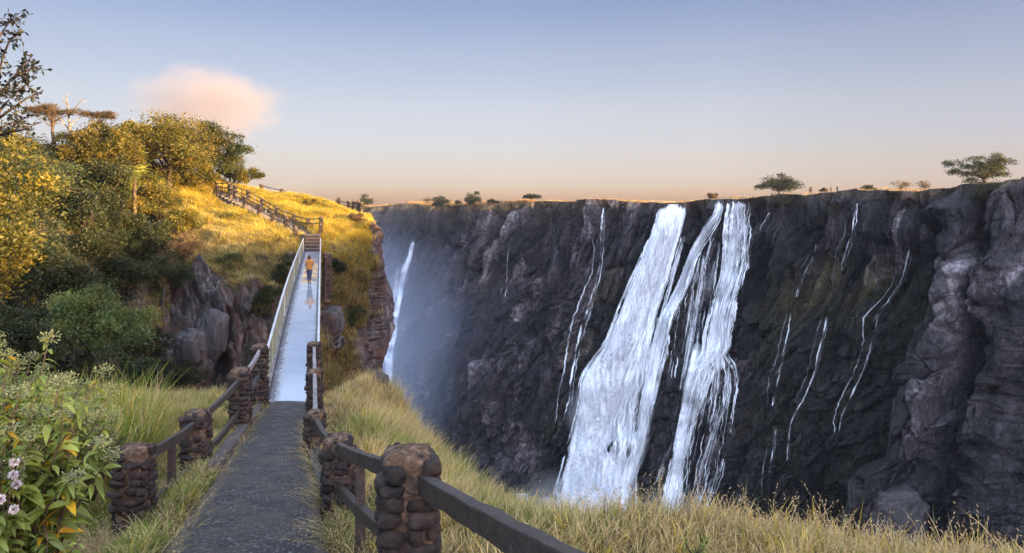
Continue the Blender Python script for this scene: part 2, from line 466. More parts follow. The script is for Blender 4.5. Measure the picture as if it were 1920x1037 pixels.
# fractured basalt: tall columns above, broken blocks and slabs below
Zc = P0[..., 2] + 5 * fbm(S / 30, D / 60, 4, o=2); Sc = S + 1.3 * fbm(S / 14, D / 40, 1, o=2)
upper = 1 - sstep(26, 44, D + 10 * fbm(S / 25, 0, 3, o=2))
c1, b1, id1 = cells(Sc / 9, Zc / 40, 1, 1.5)
c2, b2, id2 = cells(Sc / 3.4, Zc / 17, 2)
c3, b3, id3 = cells(Sc / 1.5, Zc / 5.5, 4)
q1, e1, id4 = cells(Sc / 10 + .2 * Zc / 15, Zc / 26, 5, 1.5)
q2, e2, id5 = cells(Sc / 4.0, Zc / 9, 6, 1.5)
q3, e3, id6 = cells(Sc / 1.6, Zc / 3.2, 7, 1.4)
col_d = 2.2 * c1 + 1.15 * c2 + .5 * c3 - 1.6 * (1 - sstep(0, .10, b1)) - .9 * (1 - sstep(0, .14, b2)) - .3 * (1 - sstep(0, .2, b3))
blk_d = 2.6 * q1 + 1.3 * q2 + .6 * q3 - .9 * (1 - sstep(0, .1, e2)) - .3 * (1 - sstep(0, .15, e3))
disp += 1.25 * col_d * upper + 1.35 * blk_d * (1 - upper)
disp += 1.9 * fbm(S / 38, D / 38, 7, o=3) + .45 * ridged(S / 9, D / 16, 9, 2)
disp += .8 * np.abs(((Zc / 5.5) % 1) - .5) * (1 - upper)
disp *= sstep(-.5, 3, D) * .85 + .15
disp = np.where(U > 1960, disp * .7, disp)
P = P0.copy()
P[..., 0] += nor[:, 0] * disp; P[..., 1] += nor[:, 1] * disp
P[..., 2] += .25 * disp * (1 - upper) * fbm(S / 6, D / 6, 2, o=2) * sstep(0, 8, D)
PXd = HX + FPX * P[..., 0] / np.maximum(P[..., 1], 1); PYd = HY - FPX * P[..., 2] / np.maximum(P[..., 1], 1)
PXd = np.where(P[..., 1] < 100, 9999, PXd)
moss = sstep(1385, 1430, wx) * (1 - sstep(1700, 1790, wx + (wy - 700) * .35)) * sstep(450, 560, wy) * .95
moss = np.maximum(moss, .5 * (1 - sstep(20, 60, seg_dist(wx, wy, [(1180, 520), (1120, 640), (1070, 800), (1030, 950)])[0])))
moss = np.maximum(moss, .6 * (1 - sstep(15, 40, seg_dist(wx, wy, [(1255, 560), (1240, 700)])[0])))
moss = np.maximum(moss, .7 * (1 - sstep(10, 30, seg_dist(wx, wy, [(1580, 470), (1560, 520), (1520, 500)])[0])))
pale = (1 - sstep(25, 60, seg_dist(wx, wy, [(1850, 500), (1800, 620), (1745, 760), (1700, 900)])[0])) * .8
pale = np.maximum(pale, .75 * (1 - sstep(14, 42, seg_dist(wx, wy, [(1640, 405), (1690, 435)])[0])))
pale = np.maximum(pale, .75 * (1 - sstep(14, 44, seg_dist(wx, wy, [(1430, 450), (1460, 520)])[0])))
pale = np.maximum(pale, .55 * (1 - sstep(14, 50, seg_dist(wx, wy, [(1540, 400), (1580, 420)])[0])))
pale = np.maximum(pale, .55 * (1 - sstep(20, 60, seg_dist(wx, wy, [(1905, 420), (1900, 600), (1870, 760)])[0])))
pale = np.maximum(pale, .5 * (1 - sstep(8, 22, seg_dist(wx, wy, [(975, 400), (962, 440)])[0])))
pale = np.maximum(pale, .5 * (1 - sstep(8, 26, seg_dist(wx, wy, [(905, 430), (915, 470)])[0])))
pale = np.maximum(pale, .35 * sstep(.35, .8, fbm(wx / 60, wy / 90, 3, o=3)))
pale = np.maximum(pale, .75 * upper * sstep(.12, .5, fbm(S / 2.6, D / 50, 3, o=3)) * sstep(860, 920, wx) * (1 - sstep(1240, 1290, wx)) * sstep(-.2, .3, fbm(S / 22, D / 40, 9, o=2)))
pale = pale * sstep(.25, .7, id2 * upper + id5 * (1 - upper) + .25)
wet = np.clip(1 - sstep(18, 70, seg_dist(wx, wy, [(1380, 400), (1330, 640), (1300, 800), (1230, 980)])[0]), 0, 1)
wet = np.maximum(wet, 1 - sstep(30, 90, seg_dist(wx, wy, [(1240, 420), (1150, 700), (1060, 960)])[0]))
wet = np.maximum(wet, .75 * sstep(1390, 1450, wx) * (1 - sstep(1680, 1760, wx + (wy - 700) * .35)) * sstep(560, 700, wy))
wet = np.maximum(wet, .7 * sstep(650, 950, wy)) * (1 - .7 * pale)
dry = (1 - sstep(1.0, 3.0, D + 1.2 * fbm(S / 5, D / 3, 1, o=3))) * (1 - sstep(980, 1060, U) * .75)
tone = np.clip((.42 * id2 + .33 * id1 + .25 * id3) * upper + (.42 * id5 + .33 * id4 + .25 * id6) * (1 - upper), 0, 1)
tone = np.clip((tone - .5) * 1.9 + .45 + .22 * fbm(S / 18, D / 30, 5, o=3), 0, 1) * (1 - .35 * sstep(1380, 1430, wx) * (1 - sstep(1700, 1780, wx)) * sstep(500, 640, wy))
cliff = make_mesh('cliff', P.reshape(-1, 3), grid_faces(ND, NU), mat=M_CLIFF, smooth=False,
                  attrs={'moss': moss, 'pale': pale, 'wet': wet, 'dry': dry, 'tone': tone})
tag(cliff, kind='structure')

# depth lookup over the finished wall, so that water can run down it
ZB = np.full((300, 700), 1e9)
m = (PXd > 600) & (PXd < 1990) & (PYd > 300) & (PYd < 1190)
ii = ((PYd[m] - 300) / 3).astype(int); jj = ((PXd[m] - 600) / 2).astype(int)
np.minimum.at(ZB, (ii, np.clip(jj, 0, 699)), P[..., 1][m])
def wall_depth(px, py, r=2):
    i = int((py - 300) / 3); j = int((px - 600) / 2)
    wdw = ZB[max(0, i - r):i + r + 1, max(0, j - r):j + r + 1]; wdw = wdw[wdw < 1e8]
    return float(wdw.min()) if wdw.size else wall_depth(px, py, r + 6)

# plateau behind the far rim and floor of the gorge
M_PLAT = (lambda s: s.bsdf(s.ramp(s.noise(s.coord(), .25, 6, .6), [(.3, (.07, .045, .02)), (.5, (.24, .15, .06)), (.7, (.38, .25, .11))]), .95,
                           s.bump(s.noise(s.coord(), 1.2, 6), .8, .6)))(NT('dry_ground'))
bk = np.array([0, 1.5, 4, 9, 18, 35, 60, 110, 200, 300, 420])
uqp = uq[::4]; Rp = P[0, ::4].copy(); npn = nor[::4]
SP = arc[::4]
PL = np.empty((len(bk), len(uqp), 3))
for i, b in enumerate(bk):
    dirx = npn * np.exp(-b / 300.0) + np.array([-.45, -.89]) * (1 - np.exp(-b / 300.0))
    dirx = dirx / np.linalg.norm(dirx, axis=1)[:, None]
    PL[i, :, 0] = Rp[:, 0] - dirx[:, 0] * b; PL[i, :, 1] = Rp[:, 1] - dirx[:, 1] * b
    PL[i, :, 2] = Rp[:, 2] * math.exp(-b / 500.0) + (.9 * fbm(SP / 12, b / 14, 2, o=3) - .3 * min(b, 20) / 20 + .8 * fbm(SP / 40, b / 40, 3, o=2)) * min(1, b / 6) * (.4 if b > 400 else 1)
plateau = tag(make_mesh('plateau', PL.reshape(-1, 3), grid_faces(len(bk), len(uqp)), mat=M_PLAT), kind='structure')

M_WATER = (lambda s: s.bsdf(s.ramp(s.noise(s.coord(), .08, 6), [(.4, (.05, .07, .07)), (.6, (.55, .6, .62))]), .25, s.bump(s.noise(s.coord(), .5, 6), .6, .5)))(NT('river_water'))
gx, gy = np.meshgrid(np.linspace(-500, 420, 90), np.linspace(-400, 560, 90))
riv = make_mesh('river', np.stack([gx, gy, -100 + .6 * fbm(gx / 20, gy / 20)], -1).reshape(-1, 3), grid_faces(90, 90), mat=M_WATER)
tag(riv, kind='structure')

# ------------------------------------------------------------------ the wooded hill across the footbridge
def tps_fit(pts, vals, reg=1e-3):
    pts = np.asarray(pts, float); n = len(pts)
    r = np.linalg.norm(pts[:, None] - pts[None], axis=2); K = np.where(r > 0, r * r * np.log(r + 1e-12), 0) + reg * np.eye(n) * 1000
    Pm = np.c_[np.ones(n), pts]; A = np.zeros((n + 3, n + 3)); A[:n, :n] = K; A[:n, n:] = Pm; A[n:, :n] = Pm.T
    wv = np.linalg.solve(A, np.r_[vals, 0, 0, 0])
    def f(x, y):
        x = np.asarray(x, float); y = np.asarray(y, float); out = wv[n] + wv[n + 1] * x + wv[n + 2] * y
        for k in range(n):
            r2 = (x - pts[k, 0]) ** 2 + (y - pts[k, 1]) ** 2
            out = out + wv[k] * .5 * r2 * np.log(r2 + 1e-12)
        return out
    return f
HP = [(-500, 300, 40), (-300, 280, 48), (-100, 290, 55), (0, 300, 58), (200, 300, 72), (300, 315, 80), (400, 330, 84), (480, 342, 86), (560, 360, 84), (640, 383, 80), (695, 398, 74),
      (405, 362, 78), (440, 380, 75), (500, 405, 70.5), (560, 430, 66.5), (585, 450, 65), (585, 478, 64), (620, 440, 68), (650, 420, 72),
      (600, 520, 63.5), (650, 520, 64), (690, 480, 69), (690, 560, 66), (650, 600, 62), (610, 620, 60), (700, 700, 64), (640, 680, 58),
      (560, 500, 63), (500, 470, 62), (450, 440, 66), (380, 420, 68), (540, 560, 60), (500, 520, 59), (420, 510, 57), (350, 500, 56), (300, 400, 68),
      (350, 620, 53), (440, 640, 54), (500, 640, 56), (360, 740, 50), (500, 760, 52), (250, 440, 62), (180, 420, 58), (100, 400, 52), (0, 380, 46), (-300, 400, 34),
      (250, 560, 52), (150, 560, 44), (50, 560, 38), (-300, 560, 26), (250, 700, 44), (120, 700, 36), (0, 700, 30), (300, 900, 40), (0, 900, 26), (-300, 900, 20), (500, 1100, 45), (700, 1100, 55), (-500, 1100, 16)]
HP = np.array(HP, float)
hill_Y = tps_fit(HP[:, :2] / 100, HP[:, 2])
SKX = [-500, -300, -100, 0, 100, 200, 300, 400, 480, 560, 600, 640, 690, 720]
SKY_ = [270, 262, 262, 268, 275, 292, 309, 327, 354, 370, 378, 390, 400, 403]
EY = [380, 398, 440, 465, 490, 520, 545, 570, 620, 660, 700, 735, 800, 900, 1100]
EX = [688, 694, 704, 716, 719, 718, 730, 737, 733, 726, 714, 719, 712, 705, 700]
na, nb = 460, 330
A, B = np.meshgrid(np.linspace(0, 1, na) ** .85, np.linspace(0, 1, nb), indexing='xy')
hx = -500 + 1200 * A
sk = np.interp(hx, SKX, SKY_)
hy = sk + (1100 - sk) * B ** 1.25
hx = hx + (np.interp(hy, EY, EX) + 2.2 * fbm(hy / 9, 0, 1, o=4) - 700) * sstep(600, 700, hx)
HYd = hill_Y(hx / 100, hy / 100)
# rounding towards the right-hand cliff edge
rgt = sstep(690, 715, hx)
HYd = HYd + 6 * rgt ** 2
HW = np.stack([(hx - HX) / FPX * HYd, HYd, -(hy - HY) / FPX * HYd], -1)
# which part is bare rock
def blob(pts, r0, r1):
    d, _, _ = seg_dist(hx + 9 * fbm(hx / 30, hy / 30, 1, o=3), hy + 9 * fbm(hx / 30, hy / 30, 5, o=3), pts); return 1 - sstep(r0, r1, d)
rock = np.maximum.reduce([blob([(370, 560), (440, 600), (400, 720)], 48, 62), blob([(480, 590), (510, 640), (480, 720)], 45, 58),
                          blob([(350, 640), (340, 760)], 50, 64), blob([(712, 440), (722, 560), (722, 700)], 24, 32),
                          blob([(290, 560), (270, 700)], 30, 60) * .8, blob([(610, 590), (625, 640)], 14, 24), blob([(690, 640), (705, 740)], 22, 34),
                          sstep(740, 800, hy)])
scat = blob([(400, 440), (520, 500)], 10, 50) * sstep(.25, .5, fbm(hx / 16, hy / 9, 4, o=3)) * .9
rock = np.maximum(rock, scat)
nrm = np.cross(np.gradient(HW, axis=1), np.gradient(HW, axis=0)); nrm /= np.linalg.norm(nrm, axis=2)[..., None] + 1e-9
nrm *= np.sign(nrm[..., 1:2] * -1 + 1e-9)
wxm, wzm = HW[..., 0] * .75 + HW[..., 1] * .55, HW[..., 2]
h1, g1, i1 = cells(wxm / 2.2 + fbm(wxm / 6, wzm / 6, 1, o=2) * .5, wzm / 8, 11, 1.4)
h2, g2, i2 = cells(wxm / .9 + HW[..., 1] / 3, wzm / 2.8, 12, 1.4)
h3, g3, _ = cells(wxm / .5, wzm / .8, 13)
rd = (1 - .65 * rgt) * 1.0 * (.85 * h1 + .45 * h2 + .15 * h3 - .5 * (1 - sstep(0, .12, g1)) - .3 * (1 - sstep(0, .16, g2)) + .3 * ridged(wxm / 1.2, wzm / 2, 3, 3))
gd = .35 * fbm(wxm / 2.5, wzm / 2.5, HW[..., 1] / 2.5, o=4) + .8 * fbm(wxm / 8, wzm / 8, 2, o=2)
slab = 1.6 * blob([(395, 600), (385, 660)], 20, 30) + 1.2 * blob([(355, 650), (365, 700)], 22, 32) - 2.2 * blob([(424, 590), (420, 700)], 4, 12) - 1.5 * blob([(328, 560), (318, 700)], 10, 30)
steps_d = sstep(0, 30, seg_dist(hx, hy, [(400, 362), (590, 442), (586, 500)])[0])
HW = HW + nrm * ((rd * rock + gd * (1 - rock) * steps_d + slab))[..., None]
# the back and the far side
backs = [2, 6, 14, 30, 60]
top = [HW[0] + np.array([0, b, 0]) + np.stack([HW[0][:, 0] / HW[0][:, 1] * b * 1.05, 0 * HW[0][:, 0], -.05 * b - .0012 * b * b + 0 * HW[0][:, 0]], -1) * 1.0 for b in backs[::-1]]
HG = np.concatenate([np.stack(top), HW], 0)
side = []
for b in (1.0, 3, 8, 18, 40):
    e = HG[:, -1].copy(); e[:, 1] += b; e[:, 0] += -.22 * b + .3 * fbm(e[:, 2] / 3, b, 3, o=2); side.append(e)
HG = np.concatenate([HG, np.stack(side, 1)], 1)
def padg(a):
    a = np.concatenate([np.repeat(a[:1], 5, 0) * 1.0, a], 0); return np.concatenate([a, np.repeat(a[:, -1:], 5, 1)], 1)
rock_g = padg(rock)
dark_soil = padg(1 - sstep(60, 230, hx + (hy - 560) * -.2 - 60) * 1.0)  # soil colour darker towards the left of the hill

def mat_hill():
    s = NT('hill_ground'); g = s.coord()
    f = s.noise(g, 2.2, 8, .68)
    soil = s.ramp(f, [(.3, (.035, .022, .010)), (.5, (.10, .065, .028)), (.7, (.22, .15, .06))])
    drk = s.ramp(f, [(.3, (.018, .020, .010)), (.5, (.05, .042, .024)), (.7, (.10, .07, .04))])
    soil = s.mix(s.attr('dark_soil'), soil, drk)
    st = s.noise(s.mapping(g, scale=(1.6, 1.6, .18)), 1.0, 7, .6, 1.0)
    rk = s.ramp(f, [(.28, (.015, .012, .012)), (.48, (.045, .036, .033)), (.65, (.095, .078, .068)), (.8, (.18, .15, .13))])
    rk = s.mix(s.ramp(st, [(.53, 0.0), (.66, .8)]), rk, (.22, .19, .165))
    rk = s.mix(s.ramp(s.noise(g, .35, 5), [(.45, 0.0), (.62, .6)]), rk, (.10, .05, .028))
    c = s.mix(s.attr('rock'), soil, rk)
    b = s.bump(s.noise(g, 5, 9, .7), .9, .25)
    b = s.bump(s.noise(s.mapping(g, scale=(1, 1, .25)), 3, 8, .7, .5), .6, .15, b)
    return s.bsdf(c, .85, b, spec=.3)
M_HILL = mat_hill()
hill = tag(make_mesh('hill', HG.reshape(-1, 3), grid_faces(HG.shape[0], HG.shape[1]), mat=M_HILL, smooth=False, attrs={'rock': rock_g, 'dark_soil': dark_soil}), kind='structure')
# pixel -> hill surface point
HS = HW.reshape(-1, 3); HSP = np.c_[HX + FPX * HS[:, 0] / HS[:, 1], HY - FPX * HS[:, 2] / HS[:, 1]]
def on_hill(px, py):
    i = int(np.argmin((HSP[:, 0] - px) ** 2 + (HSP[:, 1] - py) ** 2)); return Vector(HS[i])

# ------------------------------------------------------------------ near ground, either side of the path
def path_z(y): return -2.05 - .19 * y
PLX = ([-8, 0, 3, 5, 6.4, 7.76, 9, 11.7, 14.4, 17.5, 20.7], [1.0, -1.3, -1.95, -2.75, -3.27, -3.64, -3.98, -4.79, -5.55, -6.5, -7.42])
PRX = ([-8, 0, 3, 4.4, 6.4, 7.35, 9.65, 12, 15.2, 18, 20.7], [3.2, .95, -.25, -.95, -1.72, -2.05, -2.79, -3.62, -4.55, -5.3, -6.1])
ED = np.array([(-8, 9.0, -1.6), (0, 6.6, -2.15), (3, 5.8, -2.5), (4.8, 4.2, -2.6), (5.8, 2.3, -2.66), (6.6, 1.5, -3.0), (8, .6, -3.75), (9.5, .1, -4.45), (12.5, -.7, -5.1), (15.5, -1.7, -5.75),
               (18.5, -2.7, -6.15), (22, -4.0, -6.45), (24.5, -4.9, -6.2), (26, -5.6, -6.3)])
# stations along the path; right-hand side keeps its own distances
stY = np.concatenate([np.linspace(-8, 4, 40), np.linspace(4.05, 21.4, 260)])
tpar = (stY + 8) / 29.4
ey = np.interp(stY, [-8, 0, 3, 4.4, 6.4, 9, 12, 15, 18, 20, 21.4], [-8, 0, 3, 4.8, 6.4, 9.3, 13, 17, 21, 24, 26])
ex = np.interp(ey, ED[:, 0], ED[:, 1]); ez = np.interp(ey, ED[:, 0], ED[:, 2]) - .10 - .24 * np.clip((ey - 4) / 5, 0, 1)
for a_sm in (ex, ez):
    for _ in range(6): a_sm[1:-1] = (a_sm[:-2] + a_sm[2:] + 2 * a_sm[1:-1]) / 4
lx = np.interp(stY, *PLX); rx = np.interp(stY, *PRX); pz = path_z(stY)
rows = []
NR_ = len(stY)
rx_o = rx + .02
colsL = []
# right: path edge -> gorge edge -> down
us = np.linspace(0, 1, 110)
G = []
for u in us:
    x = rx_o * (1 - u) + ex * u; y = stY * (1 - u) + ey * u
    z = (pz - .04) * (1 - u) + ez * u + .22 * np.sin(u * math.pi) * sstep(3, 9, stY)
    n_ = .10 * fbm(x * .9, y * .9, 1, o=4) + .22 * fbm(x * .25, y * .25, 3, o=2)
    z = z + n_ * sstep(0, .12, u)
    G.append(np.stack([x, y, z], 1))
# beyond the edge: curl over and fall away
last = G[-1]; dirn = np.stack([np.gradient(ey), -np.gradient(ex)], 1); dirn /= np.linalg.norm(dirn, axis=1)[:, None] + 1e-9
for _ in range(20): dirn[1:-1] = (dirn[:-2] + dirn[2:] + dirn[1:-1]) / 3
for k, (o_, dz) in enumerate([(.25, -.08), (.5, -.25), (.8, -.6), (1.05, -1.1), (1.25, -1.8), (1.45, -2.8), (1.7, -4.2), (2.0, -6), (2.4, -9), (3, -14), (4, -22), (7, -45), (12, -75), (20, -101)]):
    p = last.copy(); nn_ = .3 * fbm(stY * .8, dz * .8, 4, o=3) * min(1, -dz)
    p[:, 0] += dirn[:, 0] * (o_ + nn_); p[:, 1] += dirn[:, 1] * (o_ + nn_); p[:, 2] += dz; G.append(p)
GR = np.stack(G, 1)
# left: path edge -> out to the left
ul = np.concatenate([np.linspace(0, 1, 50) ** 1.3 * 5, np.linspace(5.2, 34, 90)])
GL = []
for o_ in ul:
    x = lx - .02 - o_; y = stY + .10 * o_ * sstep(3, 10, stY)
    z = pz - .04 + (-.10 * sstep(.2, 1.2, o_)) + .012 * o_
    z = z + (.12 * fbm(x * .8, y * .8, 6, o=4) + .35 * fbm(x * .2, y * .2, 8, o=2)) * sstep(.1, 1.5, o_)
    z = z - .32 * sstep(.35, 1.0, o_) * (1 - sstep(11.5, 15, stY)) * sstep(4, 6, stY)
    z = z - .9 * sstep(17, 21.4, stY) * sstep(1.5, 5, o_)
    GL.append(np.stack([x, y, z], 1))
GLm = np.stack(GL[::-1], 1)
NG = np.concatenate([GLm, GR], 1)
# far end of the left half falls into the ravine
tail = []
for k, (o_, dz) in enumerate([(.3, -.15), (.6, -.6), (.9, -1.3), (1.1, -2.4), (1.4, -4), (2, -7), (3, -12), (5, -25), (8, -50), (12, -101)]):
    p = NG[-1].copy(); p[:, 1] += o_ + .2 * fbm(p[:, 0] * .7, dz, 4, o=2); p[:, 2] += dz; tail.append(p)
NG = np.concatenate([NG, np.stack(tail)], 0)
NG[..., 2] = np.maximum(NG[..., 2], -101.5)
def mat_near():
    s = NT('near_ground'); g = s.coord()
    f = s.noise(g, 6, 8, .68)
    c = s.ramp(f, [(.3, (.03, .02, .012)), (.5, (.085, .055, .03)), (.7, (.17, .12, .06))])
    gr = s.ramp(s.noise(g, 30, 4), [(.35, (.03, .035, .01)), (.6, (.12, .10, .035))])
    c = s.mix(s.ramp(s.noise(g, .7, 4), [(.42, 0.0), (.6, .7)]), c, gr)
    geo = s.n('ShaderNodeNewGeometry'); sp = s.n('ShaderNodeSeparateXYZ'); s.l(geo.outputs['True Normal'], sp.inputs[0])
    st = s.ramp(sp.outputs[2], [(.35, 1.0), (.6, 0.0)])
    c = s.mix(st, c, s.ramp(f, [(.3, (.03, .022, .018)), (.7, (.15, .11, .08))]))
    return s.bsdf(c, .95, s.bump(s.noise(g, 14, 8, .7), .9, .05), spec=.2)
M_NEAR = mat_near()
ground = tag(make_mesh('ground', NG.reshape(-1, 3), grid_faces(NG.shape[0], NG.shape[1]), mat=M_NEAR), kind='structure')

# the path itself
def mat_path():
    s = NT('pebbled_path'); g = s.coord()
    big = s.noise(g, 1.4, 5, .6)
    v = s.vor(g, 23); vc = s.vor(g, 23, out='Color')
    sep = s.n('ShaderNodeSeparateColor'); s.l(vc, sep.inputs[0])
    peb = s.ramp(sep.outputs[0], [(0.0, (.022, .018, .018)), (.4, (.078, .062, .057)), (.7, (.16, .13, .118)), (1.0, (.22, .19, .18))])
    gap = s.ramp(v, [(.30, 0.0), (.48, 1.0)])
    c = s.mix(gap, peb, (.010, .008, .008))
    c = s.mix(s.ramp(big, [(.42, 0.0), (.66, .5)]), c, (.055, .038, .030))
    ed = s.attr('edge')
    dirt = s.ramp(s.noise(g, 9, 6), [(.35, (.06, .04, .025)), (.7, (.22, .14, .08))])
    c = s.mix(s.math('MULTIPLY', ed, s.ramp(s.noise(g, 3, 6, .7), [(.35, .2), (.6, 1.0)])), c, dirt)
    h = s.math('SUBTRACT', 1.0, s.ramp(v, [(.1, 0.0), (.5, 1.0)]))
    b = s.bump(h, 1.0, .03); b = s.bump(s.noise(g, 5, 5), .5, .03, b)
    return s.bsdf(c, s.ramp(s.noise(g, 3, 4), [(.4, .45), (.65, .75)]), b, spec=.5)
M_PATH = mat_path()
us = np.linspace(0, 1, 26); PA = []
yy = np.concatenate([stY[:-1][stY[:-1] < 20.7], [20.7]])
plx = np.interp(yy, *PLX); prx = np.interp(yy, *PRX)
for u in us:
    x = plx * (1 - u) + prx * u
    PA.append(np.stack([x, yy, path_z(yy) + .03 + .02 * math.sin(u * math.pi) + .012 * fbm(x * 1.5, yy * 1.5, 2, o=3)], 1))
PA = np.stack(PA, 1)
# skirts so the slab has thickness
lo = PA[:, :1].copy(); lo[..., 2] -= .15; hi = PA[:, -1:].copy(); hi[..., 2] -= .15
PA = np.concatenate([lo, PA, hi], 1)
ue = np.concatenate([[1], np.clip(1 - np.minimum(us, 1 - us) / .12, 0, 1), [1]])
path = tag(make_mesh('path', PA.reshape(-1, 3), grid_faces(PA.shape[0], PA.shape[1]), mat=M_PATH,
                     attrs={'edge': np.broadcast_to(ue, PA.shape[:2])}), kind='structure')
# ------------------------------------------------------------------ falling water
def mat_falls(name, cover, feather=.25, stretch=.045, across=.9, bright=.97):
    """white water: streaks run with the flow, ragged gaps where the rock shows"""
    s = NT(name); uv = s.coord('UV')
    mp = s.mapping(uv, scale=(across, stretch, 1))
    n1 = s.noise(mp, 1.0, 8, .66, .35); n2 = s.noise(s.mapping(uv, scale=(across * .28, stretch * .45, 1), loc=(5, 2, 0)), 1.0, 5, .6, .5)
    n3 = s.noise(s.mapping(uv, scale=(.35, .16, 1)), 1.0, 6, .7, .4)
    edge = s.math('ADD', s.attr('edge'), s.math('MULTIPLY', s.math('SUBTRACT', n3, .5), 1.3)); edge = s.math('MAXIMUM', edge, 0.0); dens = s.attr('dens')
    a = s.math('ADD', s.math('MULTIPLY', n1, 1.5), s.math('MULTIPLY', n2, 1.5))
    a = s.math('ADD', a, s.math('MULTIPLY', dens, .9)); a = s.math('ADD', a, cover - 1.5)
    a = s.math('SUBTRACT', a, s.math('MULTIPLY', edge, .75))
    al = s.ramp(a, [(0.0, 0.0), (feather, 1.0)], 'EASE')
    c = s.ramp(s.math('ADD', s.math('MULTIPLY', n1, .55), s.math('MULTIPLY', n2, .45)), [(.36, (bright * .68, bright * .75, bright * .86)), (.50, (bright * .93, bright * .95, bright * .98)), (.6, (bright, bright, bright))])
    p = s.n('ShaderNodeBsdfPrincipled'); s.l(c, p.inputs['Base Color']); p.inputs['Roughness'].default_value = .6
    s.l(s.bump(n1, .5, .5), p.inputs['Normal'])
    t = s.n('ShaderNodeBsdfTranslucent'); s.l(c, t.inputs[0])
    mx = s.n('ShaderNodeMixShader'); mx.inputs[0].default_value = .12; s.l(p.outputs[0], mx.inputs[1]); s.l(t.outputs[0], mx.inputs[2])
    tr = s.n('ShaderNodeBsdfTransparent'); m2 = s.n('ShaderNodeMixShader'); s.l(al, m2.inputs[0]); s.l(tr.outputs[0], m2.inputs[1]); s.l(mx.outputs[0], m2.inputs[2])
    s.l(m2.outputs[0], s.out.inputs[0]); return s.m
M_FALL = mat_falls('white_water', .60, .8, .030, .5)
M_VEIL = mat_falls('thin_white_water', .27, .75, .06, 1.5)
M_FROTH = mat_falls('froth', .16, 1.1, .10, .30)
M_TRICK = mat_falls('trickle_water', .24, .6, .20, 1.6)

def sheet(name, rows, mat, off=1.2, bulge_=1.5, nu=40, nv=260, seed=0, parent=None, dens=0.0, grow=0.0, rough=.5, ledge=None, wig=0, dens_v=None, smoothk=8):
    """rows: (photo row, left column, right column) down the fall; it hangs just off the rock"""
    rows = np.array(rows, float); t = np.linspace(rows[0, 0], rows[-1, 0], nv)
    L = smooth_interp(t, rows[:, 0], rows[:, 1:2])[:, 0]; Rr = smooth_interp(t, rows[:, 0], rows[:, 2:3])[:, 0]
    L = L - grow; Rr = Rr + grow
    mid = (L + Rr) / 2
    dep = np.array([wall_depth(m_, y_) for m_, y_ in zip(mid, t)])
    wid = np.maximum(Rr - L, 4)
    dl = np.array([wall_depth(m_ - .3 * w_, y_) for m_, y_, w_ in zip(mid, t, wid)]); dr = np.array([wall_depth(m_ + .3 * w_, y_) for m_, y_, w_ in zip(mid, t, wid)])
    dep = np.minimum(dep, (dl + dr) / 2)
    for _ in range(smoothk): dep[1:-1] = (dep[:-2] + dep[2:] + dep[1:-1]) / 3
    dep = dep - off
    u = np.linspace(0, 1, nu); Uu, T = np.meshgrid(u, t)
    X = L[:, None] * (1 - Uu) + Rr[:, None] * Uu
    if wig: X = X + wig * fbm(T / 14, seed, 1, o=3)
    al = np.concatenate([[0], np.cumsum(np.diff(t))]) / FPX * dep.mean()
    wm = (Rr - L)[:, None] / FPX * dep[:, None]
    Dp = dep[:, None] - bulge_ * np.sin(Uu * math.pi) - rough * fbm(X / 9, al[:, None] / 16, seed, o=4) - rough * .5 * fbm(X / 2.5, al[:, None] / 10, seed + 4, o=3)
    V = np.stack([(X - HX) / FPX * Dp, Dp, -(T - HY) / FPX * Dp], -1)
    uvm = np.stack([(Uu - .5) * wm + seed * 7.3 + (X - X.mean()) * 0.0, np.broadcast_to(al[:, None], Uu.shape)], -1)
    edge = np.clip(np.abs(Uu - .5) * 2, 0, 1) ** 2.6
    tn_ = (T - t[0]) / (t[-1] - t[0]); endf = sstep(.96, 1.0, tn_) + (1.2 * (1 - sstep(0, .12, tn_)) if t[0] > 400 else .9 * (1 - sstep(0, .02, tn_)))
    dn = np.full(Uu.shape, dens)
    if dens_v is not None: dn = dn + np.interp(T, [a for a, b in dens_v], [b for a, b in dens_v])
    o = make_mesh(name, V.reshape(-1, 3), grid_faces(nv, nu), mat=mat, uv=uvm.reshape(-1, 2), parent=parent, attrs={'edge': edge + endf, 'dens': dn})
    return o

def mat_strand():
    s = NT('water_strands'); uv = s.coord('UV'); n = s.noise(s.mapping(uv, scale=(1.0, .22, 1)), 1.0, 7, .68, .5)
    a = s.math('ADD', s.attr('dens'), s.math('MULTIPLY', s.math('SUBTRACT', n, .5), 2.4)); a = s.math('SUBTRACT', a, s.math('MULTIPLY', s.attr('edge'), 1.25))
    al = s.ramp(a, [(0.0, 0.0), (1.0, .92)], 'EASE')
    p = s.n('ShaderNodeBsdfPrincipled'); p.inputs['Base Color'].default_value = (.93, .95, .97, 1); p.inputs['Roughness'].default_value = .6
    tr = s.n('ShaderNodeBsdfTransparent'); m2 = s.n('ShaderNodeMixShader'); s.l(al, m2.inputs[0]); s.l(tr.outputs[0], m2.inputs[1]); s.l(p.outputs[0], m2.inputs[2]); s.l(m2.outputs[0], s.out.inputs[0]); return s.m
M_STRAND = mat_strand()
